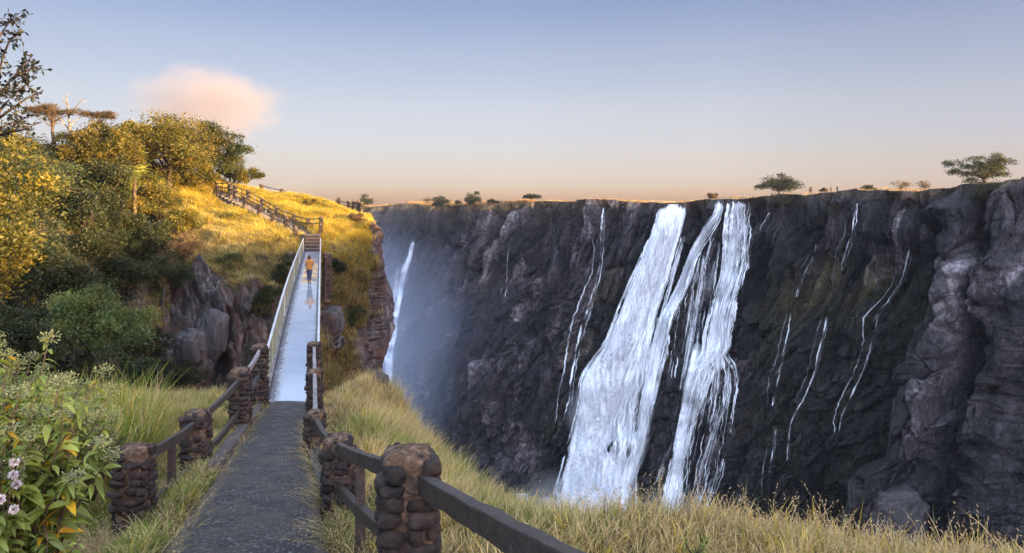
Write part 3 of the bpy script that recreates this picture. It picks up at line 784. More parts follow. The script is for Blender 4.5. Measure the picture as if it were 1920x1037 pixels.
def braid(rows, n, seed, parent, wpx=(3, 9), length=(.12, .45), off=(.8, 3.5), spill=.06, dens=.75, ledges=(), ustd=.5, name='water_strands', bias=None):
    """many separate threads of falling water, each with its own start, width and path, hugging the rock between the two edges"""
    rng = np.random.RandomState(seed); rows = np.array(rows, float); y0, y1 = rows[0, 0], rows[-1, 0]; VV, FF, UV, ED_, DN = [], [], [], [], []; cnt = 0; m = 40
    tg = np.linspace(y0, y1, 200); LR = smooth_interp(tg, rows[:, 0], rows[:, 1:3]); dg = np.array([[wall_depth(l + (r - l) * q, y_) for q in (.1, .3, .5, .7, .9)] for (l, r), y_ in zip(LR, tg)])
    for _ in range(5): dg[1:-1] = (dg[:-2] + dg[2:] + dg[1:-1]) / 3
    for k in range(n):
        ln = rng.uniform(*length) * (y1 - y0); ys = rng.uniform(y0 - .1 * ln, y1 - .35 * ln)
        if len(ledges) and rng.random() < .4: ys = ledges[rng.randint(len(ledges))] + rng.uniform(-4, 10)
        ys = max(ys, y0); ye = min(ys + ln, y1); t = np.linspace(ys, ye, m); u0 = rng.uniform(-spill, 1 + spill) if bias is None else np.clip(rng.normal(bias, ustd), -spill, 1 + spill)
        u = u0 + .05 * fbm(t / 30, k * 1.7, seed, o=2); L = np.interp(t, tg, LR[:, 0]); R = np.interp(t, tg, LR[:, 1]); x = L + (R - L) * u + 1.6 * fbm(t / 11, k * 3.3, seed + 2, o=2)
        ti = np.clip((t - y0) / (y1 - y0) * 199, 0, 199).astype(int); qi = np.clip(u * 5 - .5, 0, 4).astype(int); dep = dg[ti, qi]
        for _ in range(3): dep[1:-1] = (dep[:-2] + dep[2:] + dep[1:-1]) / 3
        o_ = rng.uniform(*off); dep = dep - o_; w_ = 1.25 * rng.uniform(*wpx) * (.6 + .7 * np.linspace(0, 1, m) ** .7)
        e = np.linspace(-1, 1, 5); X = x[:, None] + e[None] * w_[:, None] * .5; Dp = dep[:, None] - .25 * (1 - e[None] ** 2)
        V = np.stack([(X - HX) / FPX * Dp, Dp, -(t[:, None] + 0 * X - HY) / FPX * Dp], -1); VV.append(V.reshape(-1, 3)); FF.append(grid_faces(m, 5) + cnt); cnt += m * 5
        tn = np.linspace(0, 1, m); UV.append(np.stack([e[None] * w_[:, None] * .08 + k * 5.1, (t[:, None] + 0 * X) * .17], -1).reshape(-1, 2))
        ED_.append((np.abs(e)[None] ** 1.6 + (1 - sstep(0, .10, tn))[:, None] * 1.0 + sstep(.65, 1, tn)[:, None] * 1.0).ravel()); DN.append(np.full(m * 5, dens * rng.uniform(.6, 1.15)))
    return make_mesh(name, np.concatenate(VV), np.concatenate(FF), mat=M_STRAND, uv=np.concatenate(UV), parent=parent, attrs={'edge': np.concatenate(ED_), 'dens': np.concatenate(DN)})

A_ROWS = [(383, 1240, 1287), (400, 1232, 1286), (430, 1222, 1279), (480, 1204, 1264), (540, 1180, 1246), (600, 1157, 1228), (650, 1134, 1218), (680, 1112, 1212), (705, 1096, 1206),
          (760, 1090, 1192), (820, 1074, 1188), (880, 1058, 1186), (940, 1042, 1186), (1000, 1030, 1190), (1050, 1024, 1192)]
main = thing('waterfall', 'widest and brightest white waterfall, billowing out to the left as it drops', 'waterfall', group='waterfalls down the gorge wall')
sheet('water_sheet', A_ROWS, M_FALL, 2.6, 2.0, seed=1, parent=main, dens=.38, nu=60, smoothk=90)
sheet('water_sheet', [(y, l + .08 * (r - l), r - .22 * (r - l)) for y, l, r in A_ROWS], M_FALL, 4.4, 2.5, seed=2, parent=main, dens=.22, nu=50, rough=1.2, smoothk=90)
sheet('spray_veil', [(y, l - (6 if y > 640 else 2), r - .3 * (r - l)) for y, l, r in A_ROWS[1:]], M_VEIL, 6.5, 3.0, seed=3, parent=main, dens=.16, rough=2.0, nu=50, smoothk=90)
sheet('water_sheet', [(392, 1262, 1287), (440, 1258, 1276), (480, 1246, 1266), (540, 1222, 1250), (600, 1206, 1236), (660, 1190, 1222), (760, 1165, 1204), (860, 1150, 1192), (1000, 1140, 1192)], M_VEIL, 2.2, 1, seed=9, parent=main, dens=.2)

sheet('froth', [(y, l - 9, r - .25 * (r - l)) for y, l, r in A_ROWS if y > 470], M_FROTH, 9.0, 3.5, seed=17, parent=main, dens=.12, rough=3.0, nu=50, smoothk=90, dens_v=[(480, -.1), (700, .15), (1000, .3)])
braid(A_ROWS, 130, 75, main, (4, 12), (.12, .4), (4.5, 8.5), .05, .62)
braid([(y, l - 5, l + 14) for y, l, r in A_ROWS], 70, 77, main, (3, 7), (.06, .2), (3.0, 7), .1, .8)
braid([(383, 1262, 1290), (440, 1256, 1282), (500, 1238, 1266), (600, 1206, 1238), (700, 1180, 1216), (850, 1150, 1194), (1000, 1140, 1192)], 90, 76, main, (2.5, 5), (.1, .3), (1.5, 4), .12, .85)
B_ROWS = [(374, 1339, 1358), (400, 1336, 1357), (421, 1318, 1352), (474, 1288, 1318), (528, 1266, 1300), (595, 1234, 1272), (650, 1216, 1262), (716, 1204, 1250), (770, 1194, 1236), (830, 1184, 1222), (911, 1150, 1205), (985, 1120, 1196), (1040, 1100, 1190)]
mb_ = thing('waterfall', 'slimmer slanting waterfall between the broad billowing fall and the stepped one', 'waterfall', group='waterfalls down the gorge wall')
sheet('water_sheet', B_ROWS, M_FALL, 1.4, 1.0, seed=4, parent=mb_, dens=-.22, rough=.9, smoothk=40)
sheet('water_sheet', [(y, l + 4, r - .35 * (r - l)) for y, l, r in B_ROWS], M_FALL, 2.4, 1.0, seed=5, parent=mb_, dens=.12, rough=.9, nu=24, smoothk=40)
sheet('spray_veil', [(460, 1296, 1345), (520, 1288, 1335), (600, 1278, 1322), (680, 1272, 1305), (740, 1262, 1296)], M_VEIL, 1.0, 1.0, seed=6, parent=mb_, dens=-.02, rough=.8)

braid([(y, l + .12 * (r - l), r - (.16 if y < 700 else .30) * (r - l)) for y, l, r in B_ROWS], 95, 74, mb_, (2.5, 6), (.10, .35), (1.4, 3.2), .02, .8, ledges=(421, 500, 644, 650, 716))
C_ROWS = [(373, 1362, 1405), (400, 1358, 1405), (441, 1354, 1407), (501, 1350, 1402), (562, 1334, 1386), (629, 1316, 1374), (668, 1308, 1368), (678, 1300, 1376), (703, 1292, 1384), (770, 1276, 1378), (851, 1260, 1366), (918, 1244, 1345), (978, 1228, 1310), (1030, 1210, 1300)]
mc_ = thing('waterfall', 'right-hand waterfall that breaks over a ledge halfway down and fans out below it', 'waterfall', group='waterfalls down the gorge wall')
sheet('water_sheet', C_ROWS, M_VEIL, 1.2, 1.2, seed=7, parent=mc_, dens=.0, rough=1.2, nu=60, dens_v=[(373, .12), (560, .15), (672, .2), (700, -.30), (1000, -.40)])
sheet('water_sheet', [(374, 1366, 1402), (450, 1364, 1400), (520, 1356, 1392), (600, 1332, 1376), (668, 1316, 1366), (690, 1304, 1340), (740, 1288, 1318), (800, 1276, 1302), (900, 1254, 1282), (985, 1234, 1268)], M_VEIL, 2.4, 1.0, seed=8, parent=mc_, dens=.10, rough=1.0)
sheet('water_sheet', [(690, 1346, 1382), (740, 1344, 1380), (800, 1320, 1360), (860, 1300, 1340), (960, 1286, 1312)], M_VEIL, 2.0, .8, seed=11, parent=mc_, dens=-.18, nu=30)
sheet('spray_veil', [(620, 1300, 1334), (720, 1280, 1310), (800, 1268, 1296), (900, 1250, 1280), (985, 1232, 1262)], M_FALL, 2.0, .8, seed=12, parent=mc_, dens=.03, nu=30)

sheet('spray_veil', [(430, 1312, 1402), (530, 1276, 1396), (620, 1260, 1378), (720, 1244, 1386), (850, 1206, 1368), (990, 1160, 1312)], M_VEIL, 1.4, 1.0, seed=15, parent=mc_, dens=-.34, rough=1.0, nu=60)
braid([(y, l + 2, r) for y, l, r in C_ROWS if y <= 705], 170, 71, mc_, (2.2, 6), (.12, .40), (1.0, 3.2), -.01, .8, ledges=(398, 470, 555, 600))
braid([(668, 1302, 1350), (700, 1294, 1340), (760, 1280, 1316), (800, 1271, 1304), (900, 1250, 1282), (990, 1230, 1268)], 85, 72, mc_, (2.5, 6), (.15, .5), (1.4, 3.4), .0, .8, ledges=(676, 680))
braid([(672, 1322, 1378), (700, 1318, 1386), (770, 1308, 1382), (860, 1288, 1368), (930, 1274, 1346), (995, 1264, 1316)], 62, 78, mc_, (1.8, 4), (.2, .6), (1.2, 3.0), .0, .66, ledges=(676, 680, 684, 760, 850))
braid([(430, 1310, 1352), (530, 1276, 1340), (620, 1262, 1322), (720, 1250, 1300)], 36, 73, mc_, (2, 4), (.15, .5), (.6, 1.6), .0, .6, ledges=(440, 500, 560))
E_ = thing('waterfall', 'far left waterfall, a thin pale curve in the mist beside the hill', 'waterfall', group='waterfalls down the gorge wall')
sheet('water_sheet', [(426, 781, 786), (450, 770, 781), (470, 764, 777), (520, 748, 764), (560, 742, 756), (610, 732, 748), (670, 724, 740), (735, 716, 738), (800, 710, 740)], M_FALL, 1.6, 1.0, seed=13, parent=E_, dens=.12, nu=20)
sheet('spray_veil', [(470, 748, 775), (560, 728, 757), (670, 716, 742), (800, 706, 748)], M_VEIL, 2.6, 1.5, seed=14, parent=E_, dens=.12, nu=20)

def trickle(label, pts, wd, seed, dens=.1, mat=None, wig=.9):
    o = sheet('waterfall', [(y, x - w_ * .32, x + w_ * .32) for (x, y), w_ in zip(pts, wd)], mat or M_TRICK, 1.8, .2, nu=10, nv=int((pts[-1][1] - pts[0][1]) * .9), seed=seed, dens=dens - .16, rough=.25, wig=wig, smoothk=2)
    for q in (1, 2):
        sheet('side_stream', [(y, x - w_ * .22 + q_ , x + w_ * .22 + q_) for ((x, y), w_), q_ in zip(zip(pts, wd), [q * s_ * (.5 if q == 1 else -.8) * min(1, i) for i, s_ in enumerate(wd)])], M_VEIL, 1.5, .1, nu=6, nv=max(20, int((pts[-1][1] - pts[0][1]) * .7)), seed=seed + 40 + q, dens=dens - .12, rough=.25, wig=2.2, smoothk=2, parent=o)
    return tag(o, label, 'waterfall', 'thin streams trickling down the gorge wall')
trickle('long thin stream with a bend, falling left of the broad billowing waterfall', [(1132, 384), (1128, 420), (1126, 480), (1122, 510), (1108, 560), (1095, 600), (1084, 640), (1074, 690), (1064, 760), (1052, 800)], [5, 9, 8, 8, 12, 13, 12, 10, 12, 6], 21, .16)
trickle('short faint stream high on the wall just right of the stepped waterfall', [(1443, 398), (1438, 420), (1428, 445)], [4, 5, 4], 22, .1)
trickle('short thin stream falling from the rim below the two distant people', [(1607, 380), (1602, 405), (1597, 440), (1588, 466), (1580, 490), (1576, 512)], [5, 8, 9, 12, 9, 5], 23, .14)
trickle('slender white stream on the mossy slope, ending lower than its neighbours', [(1552, 568), (1547, 610), (1535, 660), (1526, 700), (1508, 745), (1486, 785), (1478, 830), (1475, 872)], [5, 7, 8, 8, 9, 8, 7, 5], 24, .15)
trickle('longest winding stream across the mossy slope, from the rocks below the pale block', [(1716, 440), (1705, 470), (1690, 525), (1668, 560), (1642, 592), (1634, 640), (1620, 690), (1600, 735), (1580, 775), (1572, 820)], [9, 11, 9, 9, 12, 10, 10, 11, 9, 5], 25, .14, wig=1.4)
trickle('faint stream on the left edge of the mossy slope', [(1484, 570), (1478, 620), (1466, 670), (1455, 710), (1448, 765)], [6, 7, 6, 8, 5], 26, .05)
trickle('faint broken stream between the brown rocks above the mossy slope', [(1532, 448), (1520, 490), (1500, 530), (1492, 560)], [6, 6, 7, 5], 27, .02)
trickle('faint low stream at the foot of the mossy slope beside the stepped waterfall', [(1456, 790), (1450, 840), (1440, 900), (1436, 930)], [5, 7, 7, 5], 28, .02)
trickle('hair-thin stream on bare rock between the bent stream and the far left waterfall', [(958, 445), (952, 480), (948, 520), (946, 560)], [4, 4, 5, 4], 29, .0)
# ------------------------------------------------------------------ plants: leaves, trees, grass
def unit(v): return v / (np.linalg.norm(v, axis=-1, keepdims=True) + 1e-9)
def leaf_quads(Pp, Dv, L, W, rng, fold=.25):
    """one folded leaf (4 verts, 2 quads sharing the rib as 6 verts) per point; Dv is the way it points"""
    n = len(Pp); Dv = unit(Dv); r = unit(rng.normal(size=(n, 3))); Sx = unit(np.cross(Dv, r)); Nn = np.cross(Dv, Sx)
    L = np.broadcast_to(L, (n,))[:, None]; W = np.broadcast_to(W, (n,))[:, None]
    a = Pp; t = Pp + Dv * L; ml = Pp + Dv * L * .45 + Sx * W * .5 + Nn * W * fold; mr = Pp + Dv * L * .45 - Sx * W * .5 + Nn * W * fold
    V = np.stack([a, ml, t, mr], 1).reshape(-1, 3); i = np.arange(n)[:, None] * 4
    F = np.concatenate([np.concatenate([i, i + 1, i + 2], 1), np.concatenate([i, i + 2, i + 3], 1)], 0)
    return V, F

def crown_points(C, rad, n, rng, squash=.8, shell=.45):
    """n points in each clump ball, most of them near its surface, fewer on the underside"""
    C = np.asarray(C); k = len(C); d = unit(rng.normal(size=(k, n, 3))); d[..., 2] = np.where(d[..., 2] < -.6, -d[..., 2] * .6, d[..., 2])
    r = rad[:, None, None] * (shell + (1 - shell) * rng.random((k, n, 1)) ** .6) * (1 + .28 * rng.normal(size=(k, n, 1)))
    off = d * r; off[..., 2] *= squash
    return (C[:, None] + off).reshape(-1, 3), d.reshape(-1, 3)

def make_tree(name, label, cat, base, H, R, Rz, leaf, nleaf, mat, mat_bark, seed, group=None, nclump=26, trunk_r=.14, cz=None, cx=(0, 0),
              tint=((.8, 1.25)), bare=0, squash=.75, crad=.32, aspect=.55, limb=True, profile='round', spread=.75, crown_name='crown', droop=0.0):
    rng = np.random.RandomState(seed); rr = random.Random(seed)
    root = thing(name, label, cat, base, group)
    cz = cz if cz is not None else H - Rz
    d = unit(rng.normal(size=(nclump, 3)))
    if profile == 'flat': d[:, 2] *= .35
    if profile != 'bush': d[:, 2] = np.where(d[:, 2] < -.6, -d[:, 2], d[:, 2])
    rad = rng.random(nclump) ** .42 * spread
    lump = 1 + .22 * np.sin(np.arctan2(d[:, 1], d[:, 0]) * 3 + seed) + .12 * rng.normal(size=nclump)
    C = d * rad[:, None] * lump[:, None] * np.array([R, R, Rz]) + np.array([cx[0], cx[1], cz])
    cr = (crad * R) * (.65 + .7 * rng.random(nclump))
    P_, Dd = crown_points(C, cr, max(1, nleaf // nclump), rng, squash)
    keep = rng.random(len(P_)) < .93; P_, Dd = P_[keep], Dd[keep]
    cl = np.repeat(np.arange(nclump), max(1, nleaf // nclump))[keep]
    dirv = Dd * .8 + rng.normal(size=P_.shape) * .7; dirv[:, 2] -= droop
    V, F = leaf_quads(P_, dirv, leaf * (.6 + .8 * rng.random(len(P_))), leaf * aspect * (.7 + .6 * rng.random(len(P_))), rng)
    lo, hi = tint; tc = (lo + (hi - lo) * rng.random(nclump))[cl] * (.75 + .5 * rng.random(len(P_)))
    hue = rng.normal(size=nclump)[cl] * .06
    T = np.stack([tc * (1 + hue), tc, tc * (1 - hue)], 1)
    make_mesh(crown_name, V, F, 3, mat, root, smooth=False, col=np.repeat(T, 4, 0))
    # trunk and limbs reach the clumps
    mb = MB(); top = Vector((cx[0] * .5, cx[1] * .5, max(.25 * H, cz - Rz * .55)))
    bend = Vector((rr.uniform(-.08, .08) * H, rr.uniform(-.08, .08) * H, 0))
    mid = top * .5 + bend
    mb.tube([(0, 0, -.3), (0, 0, .05), mid, top], [trunk_r * 1.5, trunk_r * 1.1, trunk_r * .85, trunk_r * .65], 7)
    if limb:
        order = np.argsort(-cr)[:min(nclump, 14)]
        for k in order:
            c = Vector(C[k]); s0 = mid.lerp(top, rr.uniform(.3, 1)); m_ = s0.lerp(c, .5) + Vector((rr.uniform(-.1, .1), rr.uniform(-.1, .1), rr.uniform(.0, .12))) * R
            mb.tube([s0, m_, c], [trunk_r * .42, trunk_r * .26, trunk_r * .1], 5)
            for q in range(3):
                e = c + Vector(unit(rng.normal(size=3))) * float(cr[k]) * 1.0; mb.tube([m_.lerp(c, .6), c.lerp(e, .5) + Vector((0, 0, .05)), e], [trunk_r * .16, trunk_r * .1, trunk_r * .03], 4)
    mb.build('trunk', mat_bark, root, smooth=True)
    return root

def mat_bark(name, c1, c2, sc=8):
    s = NT(name); g = s.coord(); n = s.noise(s.mapping(g, scale=(1, 1, .25)), sc, 7, .65)
    return s.bsdf(s.ramp(n, [(.35, c1), (.65, c2)]), .9, s.bump(n, .7, .03), spec=.2)
M_BARK = mat_bark('bark', (.035, .022, .015), (.13, .09, .06))
M_BARKP = mat_bark('pale_bark', (.12, .09, .07), (.34, .27, .21))
M_LGOLD = mat_leaf('golden_green_leaves', (.040, .038, .007), (.105, .086, .012), (.24, .165, .020), .35)
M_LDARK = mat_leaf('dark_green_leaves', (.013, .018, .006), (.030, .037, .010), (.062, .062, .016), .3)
M_LOLIVE = mat_leaf('olive_leaves', (.028, .033, .009), (.062, .066, .016), (.125, .115, .028), .3)
M_LBROWN = mat_leaf('brown_twiggy_leaves', (.07, .042, .018), (.15, .09, .035), (.24, .16, .06), .3)
M_LMID = mat_leaf('mid_green_leaves', (.065, .090, .024), (.14, .17, .042), (.25, .27, .075), .35)
M_PALM = mat_leaf('palm_leaves', (.10, .11, .018), (.19, .18, .03), (.30, .27, .05), .4)
M_NEARLEAF = mat_leaf('broad_near_leaves', (.11, .15, .030), (.22, .27, .055), (.36, .40, .11), .35, .42)
M_GRASS = mat_grass('grass_blades')

HG_ = 'trees and bushes on the wooded hill'
def on_hill_tree(name, label, px, py_top, py_bot, wpx, mat, seed, nleaf, cat='bush', Y=None, leaf=.28, group=HG_, **kw):
    """crown spans photo rows py_top..py_bot and is wpx wide, rooted in the slope under it"""
    b = on_hill(px, min(py_bot, 1000)) if Y is None else at(px, py_bot, Y)
    Yd = b.y; H = (py_bot - py_top) / FPX * Yd; R = wpx / 2 / FPX * Yd
    kw.setdefault('Rz', H * .46); kw.setdefault('trunk_r', .05 * R + .04)
    Rz = kw.pop('Rz'); leaf = leaf * .80; nleaf = int(nleaf * 1.5)
    if name == 'bush': kw.setdefault('profile', 'bush'); kw.setdefault('cz', H * .5); kw.setdefault('spread', .9)
    return make_tree(name, label, cat, b + Vector((0, .1 * R, -.1)), H, R, Rz, leaf, nleaf, mat, M_BARK, seed, group, **kw)

on_hill_tree('broadleaf_tree', 'large golden green tree crowning the hill above the palm', 312, 220, 350, 176, M_LGOLD, 11, 19000, 'tree', nclump=60, leaf=.30, crad=.27, spread=.9, profile='bush', Rz=3.6)
on_hill_tree('broadleaf_tree', 'dark green tree at the right of the hilltop, darker than the golden one beside it', 388, 213, 345, 104, M_LDARK, 12, 11000, 'tree', nclump=40, leaf=.3, profile='bush', spread=.9, Rz=3.7)
on_hill_tree('bush', 'green bush sloping down the hilltop skyline beside the dark tree', 432, 268, 345, 70, M_LOLIVE, 13, 5000, nclump=18, leaf=.28)
on_hill_tree('bush', 'last bushy shrub on the skyline just above the upper stairs', 462, 304, 350, 50, M_LGOLD, 14, 3200, nclump=14, leaf=.25)
on_hill_tree('bush', 'golden shrub in front of the large golden green tree, above the stair top', 372, 300, 358, 90, M_LGOLD, 15, 4500, nclump=20, leaf=.25)
on_hill_tree('broadleaf_tree', 'rounded tree on the skyline below the bare dead tree', 178, 222, 340, 124, M_LGOLD, 16, 10000, 'tree', profile='bush', spread=.9, nclump=40, leaf=.3, Y=66, tint=(.6, 1.1))
on_hill_tree('broadleaf_tree', 'low skyline tree between the dead tree and the large golden green tree', 234, 230, 335, 84, M_LGOLD, 17, 7000, 'tree', profile='bush', spread=.9, nclump=28, leaf=.28, Y=70)
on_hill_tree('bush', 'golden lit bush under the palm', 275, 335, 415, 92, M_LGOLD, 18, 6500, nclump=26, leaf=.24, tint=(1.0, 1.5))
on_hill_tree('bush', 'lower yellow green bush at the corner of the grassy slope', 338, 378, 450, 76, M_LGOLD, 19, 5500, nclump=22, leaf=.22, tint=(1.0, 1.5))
on_hill_tree('bush', 'brown dry shrub at the foot of the yellow green bushes', 335, 430, 500, 90, M_LBROWN, 20, 5500, nclump=24, leaf=.2, aspect=.3)
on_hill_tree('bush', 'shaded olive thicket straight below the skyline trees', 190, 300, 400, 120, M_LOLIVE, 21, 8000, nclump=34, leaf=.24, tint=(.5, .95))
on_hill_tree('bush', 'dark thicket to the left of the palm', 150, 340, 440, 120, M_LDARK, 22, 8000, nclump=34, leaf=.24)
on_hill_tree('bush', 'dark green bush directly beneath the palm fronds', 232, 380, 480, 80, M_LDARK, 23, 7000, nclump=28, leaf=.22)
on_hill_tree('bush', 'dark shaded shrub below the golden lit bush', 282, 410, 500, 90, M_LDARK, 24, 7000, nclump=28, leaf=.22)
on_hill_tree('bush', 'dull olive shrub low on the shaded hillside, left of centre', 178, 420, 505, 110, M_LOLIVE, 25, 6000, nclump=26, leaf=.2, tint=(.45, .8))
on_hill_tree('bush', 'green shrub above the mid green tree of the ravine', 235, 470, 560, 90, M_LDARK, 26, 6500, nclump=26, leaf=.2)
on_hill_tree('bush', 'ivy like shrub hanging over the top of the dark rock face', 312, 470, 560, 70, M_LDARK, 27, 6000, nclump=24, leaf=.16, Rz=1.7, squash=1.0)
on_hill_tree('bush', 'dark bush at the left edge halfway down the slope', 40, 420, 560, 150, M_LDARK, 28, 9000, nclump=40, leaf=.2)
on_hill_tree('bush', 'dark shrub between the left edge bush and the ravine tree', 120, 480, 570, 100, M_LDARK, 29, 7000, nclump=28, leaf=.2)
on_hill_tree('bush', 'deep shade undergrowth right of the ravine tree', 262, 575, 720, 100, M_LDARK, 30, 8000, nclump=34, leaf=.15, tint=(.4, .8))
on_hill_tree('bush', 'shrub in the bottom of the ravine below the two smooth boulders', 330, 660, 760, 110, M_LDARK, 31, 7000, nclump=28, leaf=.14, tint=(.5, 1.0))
on_hill_tree('bush', 'dark olive bush on the far left skyline behind the leaning tree', 25, 250, 420, 190, M_LOLIVE, 32, 9000, nclump=40, leaf=.24, Y=50)
on_hill_tree('bush', 'small green shrub on the grassy drop right of the footbridge', 640, 478, 520, 40, M_LDARK, 33, 2600, nclump=12, leaf=.16)
on_hill_tree('bush', 'small dark shrub alone in the golden grass above the stairs', 583, 368, 388, 24, M_LBROWN, 34, 1200, nclump=7, leaf=.16, tint=(.35, .6))
on_hill_tree('bush', 'brownish bush clinging to the cliff edge grass on the right', 672, 395, 425, 40, M_LBROWN, 35, 2200, nclump=10, leaf=.16)
on_hill_tree('bush', 'dark green shrub left of the footbridge end under the pillar', 528, 480, 545, 60, M_LDARK, 36, 3800, nclump=16, leaf=.16)
on_hill_tree('bush', 'small olive shrub on the rock ledge left of the footbridge', 478, 560, 600, 60, M_LOLIVE, 37, 3000, nclump=14, leaf=.14)
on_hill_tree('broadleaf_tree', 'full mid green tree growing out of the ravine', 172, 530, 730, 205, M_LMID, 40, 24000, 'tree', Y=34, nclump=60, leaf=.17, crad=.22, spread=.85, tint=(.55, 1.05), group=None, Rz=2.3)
on_hill_tree('bush', 'shaded bush at the foot of the ravine tree, behind the tall grass', 250, 645, 760, 130, M_LDARK, 41, 7000, Y=30, nclump=30, leaf=.14, group=None)
on_hill_tree('bush', 'dark green bush low at the left edge, beside the ravine tree', 30, 560, 720, 140, M_LDARK, 42, 9000, Y=27, nclump=36, leaf=.14, group=None)

on_hill_tree('bush', 'low grey green shrub in the middle of the dry slope above the dark rock face', 432, 470, 505, 54, M_LOLIVE, 43, 2600, nclump=14, leaf=.16)
on_hill_tree('bush', 'green shrub at the upper lip of the dark rock face, nearest the footbridge', 500, 528, 572, 60, M_LDARK, 44, 3000, nclump=14, leaf=.16)
on_hill_tree('bush', 'brownish green shrub on the steep drop between the squarish boulder and the cliff edge', 662, 560, 620, 46, M_LOLIVE, 45, 2600, nclump=14, leaf=.15, tint=(.5, .9))
on_hill_tree('bush', 'small yellowish shrub in the lit grass left of the climbing steps', 428, 392, 416, 40, M_LGOLD, 46, 1800, nclump=10, leaf=.16, tint=(.9, 1.3))
def dead_tree(base, pts_list, name, label, r0, mat):
    root = thing(name, label, 'tree', base)
    mb = MB()
    for pts, r in pts_list:
        pv = [Vector(p) - base for p in pts]; n = len(pv); mb.tube(pv, [r * (1 - .8 * i / (n - 1)) for i in range(n)], 6)
    mb.build('trunk', mat, root, smooth=True); return root
Yd = 66
def D3(px, py, dy=0): return at(px, py, Yd + dy)
br = [([(132, 262), (131, 235), (128, 215), (126, 195), (124, 176)], .16), ([(129, 218), (137, 208), (146, 196), (152, 190), (164, 189)], .08), ([(146, 196), (154, 186), (160, 188)], .04),
      ([(131, 238), (140, 226), (152, 219), (160, 218)], .07), ([(126, 196), (120, 186), (115, 178)], .04), ([(124, 184), (129, 178), (131, 172)], .03), ([(126, 200), (119, 190), (117, 182)], .03),
      ([(131, 245), (116, 226), (100, 216), (84, 210)], .08), ([(116, 226), (104, 212), (92, 200)], .05), ([(120, 232), (102, 232), (86, 236)], .05), ([(152, 190), (158, 184), (161, 180)], .025)]
dead_tree(D3(132, 262), [([D3(x, y, .6 * math.sin(i * 2 + j)) for j, (x, y) in enumerate(p)], r) for i, (p, r) in enumerate(br)], 'dead_tree', 'bare grey dead tree sticking up on the skyline of the wooded hill', .2, M_BARKP)
on_hill_tree('umbrella_tree', 'flat topped brown feathery tree reaching left from the dead tree', 98, 186, 262, 90, M_LBROWN, 51, 5200, 'tree', Y=65, nclump=22, leaf=.2, profile='flat', Rz=1.7, aspect=.3, cz=2.8, squash=.4, tint=(.45, .8), spread=.95)
on_hill_tree('umbrella_tree', 'small flat topped brown tree standing right of the dead tree', 185, 203, 265, 52, M_LBROWN, 52, 2600, 'tree', Y=67, nclump=14, leaf=.2, profile='flat', Rz=.9, aspect=.3, cz=2.6, squash=.45, tint=(.45, .8), spread=.95)

# a palm with arching feather fronds
pb = on_hill(250, 372) + Vector((0, -6.0, 0)); pb = at(252, 374, pb.y)
palm = thing('palm', 'small palm with bright yellow green arching fronds on the wooded hill', 'palm', pb)
mbt = MB(); mbt.tube([(0, 0, -4.5), (0, 0, .8), (.05, 0, 2.0)], [.2, .16, .14], 8); mbt.build('trunk', M_BARK, palm, smooth=True)
rp = np.random.RandomState(5)
for k in range(17):
    az = 2 * math.pi * k / 17 + rp.uniform(-.2, .2); up = rp.uniform(.25, 1.3); Lf = rp.uniform(2.0, 2.9)
    dirh = np.array([math.cos(az), math.sin(az), 0]); pts = []
    for j in range(9):
        t = j / 8; pts.append(np.array([.05, 0, 2.0]) + dirh * Lf * t * math.cos(up * (1 - .2 * t)) * 1.0 + np.array([0, 0, Lf * (math.sin(up) * t - (.42 + .30 * math.cos(up)) * t * t)]))
    pts = np.array(pts); m = 44; tt = np.linspace(.12, 1, m); pos = np.stack([np.interp(tt, np.linspace(0, 1, 9), pts[:, i]) for i in range(3)], 1)
    tg = unit(np.gradient(pos, axis=0)); sd = unit(np.cross(tg, [0, 0, 1.0])); Pq = np.concatenate([pos, pos]); dq = np.concatenate([sd * .9 + tg * .55 + [0, 0, -.25], -sd * .9 + tg * .55 + [0, 0, -.25]])
    ln = np.concatenate([.6 * np.sin(tt * 2.6) + .15] * 2)
    V, F = leaf_quads(Pq, dq, ln, .075, rp, .1)
    t0 = rp.uniform(.8, 1.25)
    make_mesh('frond', V, F, 3, M_PALM, palm, smooth=False, col=np.full((len(V), 3), t0))

# ---- trees along the far rim
RIMG = 'trees and bushes along the far rim'
def rim_tree(name, label, px, top, bot, wpx, seed, nleaf, mat=None, cat='tree', prof='round', back=5, leaf=.55, **kw):
    k = int(np.argmin(np.abs(uq - px))); Yr = P[0, k, 1] + back; b = at(px, bot, Yr); H = (bot - top) / FPX * Yr; R = wpx / 2 / FPX * Yr
    kw.setdefault('tint', (.45, .9)); kw.setdefault('Rz', H * (.42 if prof == 'round' else .3)); kw.setdefault('trunk_r', .045 * H); Rz = kw.pop('Rz')
    if prof == 'round': prof = 'bush'; kw.setdefault('cz', H * .56)
    return make_tree(name, label, cat, b, H, R, Rz, leaf, nleaf, mat or M_LDARK, M_BARK, seed, RIMG, profile=prof, **kw)
rim_tree('broadleaf_tree', 'dark spreading tree on the rim right of the stepped waterfall', 1461, 324, 372, 90, 61, 6500, nclump=34, spread=.85, crad=.22, leaf=.42, squash=.6)
rim_tree('broadleaf_tree', 'largest rim tree, open crowned, near the right edge of the view', 1840, 286, 352, 114, 62, 9500, nclump=46, spread=.9, crad=.18, leaf=.34, squash=.6, mat=M_LOLIVE, tint=(.5, .95))
rim_tree('bush', 'dark rounded bush leaning over the rim, leftmost of the three rounded ones', 821, 366, 394, 46, 63, 2600, cat='bush', nclump=16, back=1)
rim_tree('bush', 'tallest rounded bush of the group on the left part of the rim', 887, 361, 388, 40, 64, 2600, cat='bush', nclump=14)
rim_tree('bush', 'low dark bush right behind the tallest rounded rim bush', 925, 372, 388, 28, 65, 1300, cat='bush', nclump=10)
rim_tree('bush', 'tiny bush between the two big rounded rim bushes', 858, 374, 388, 18, 66, 800, cat='bush', nclump=7)
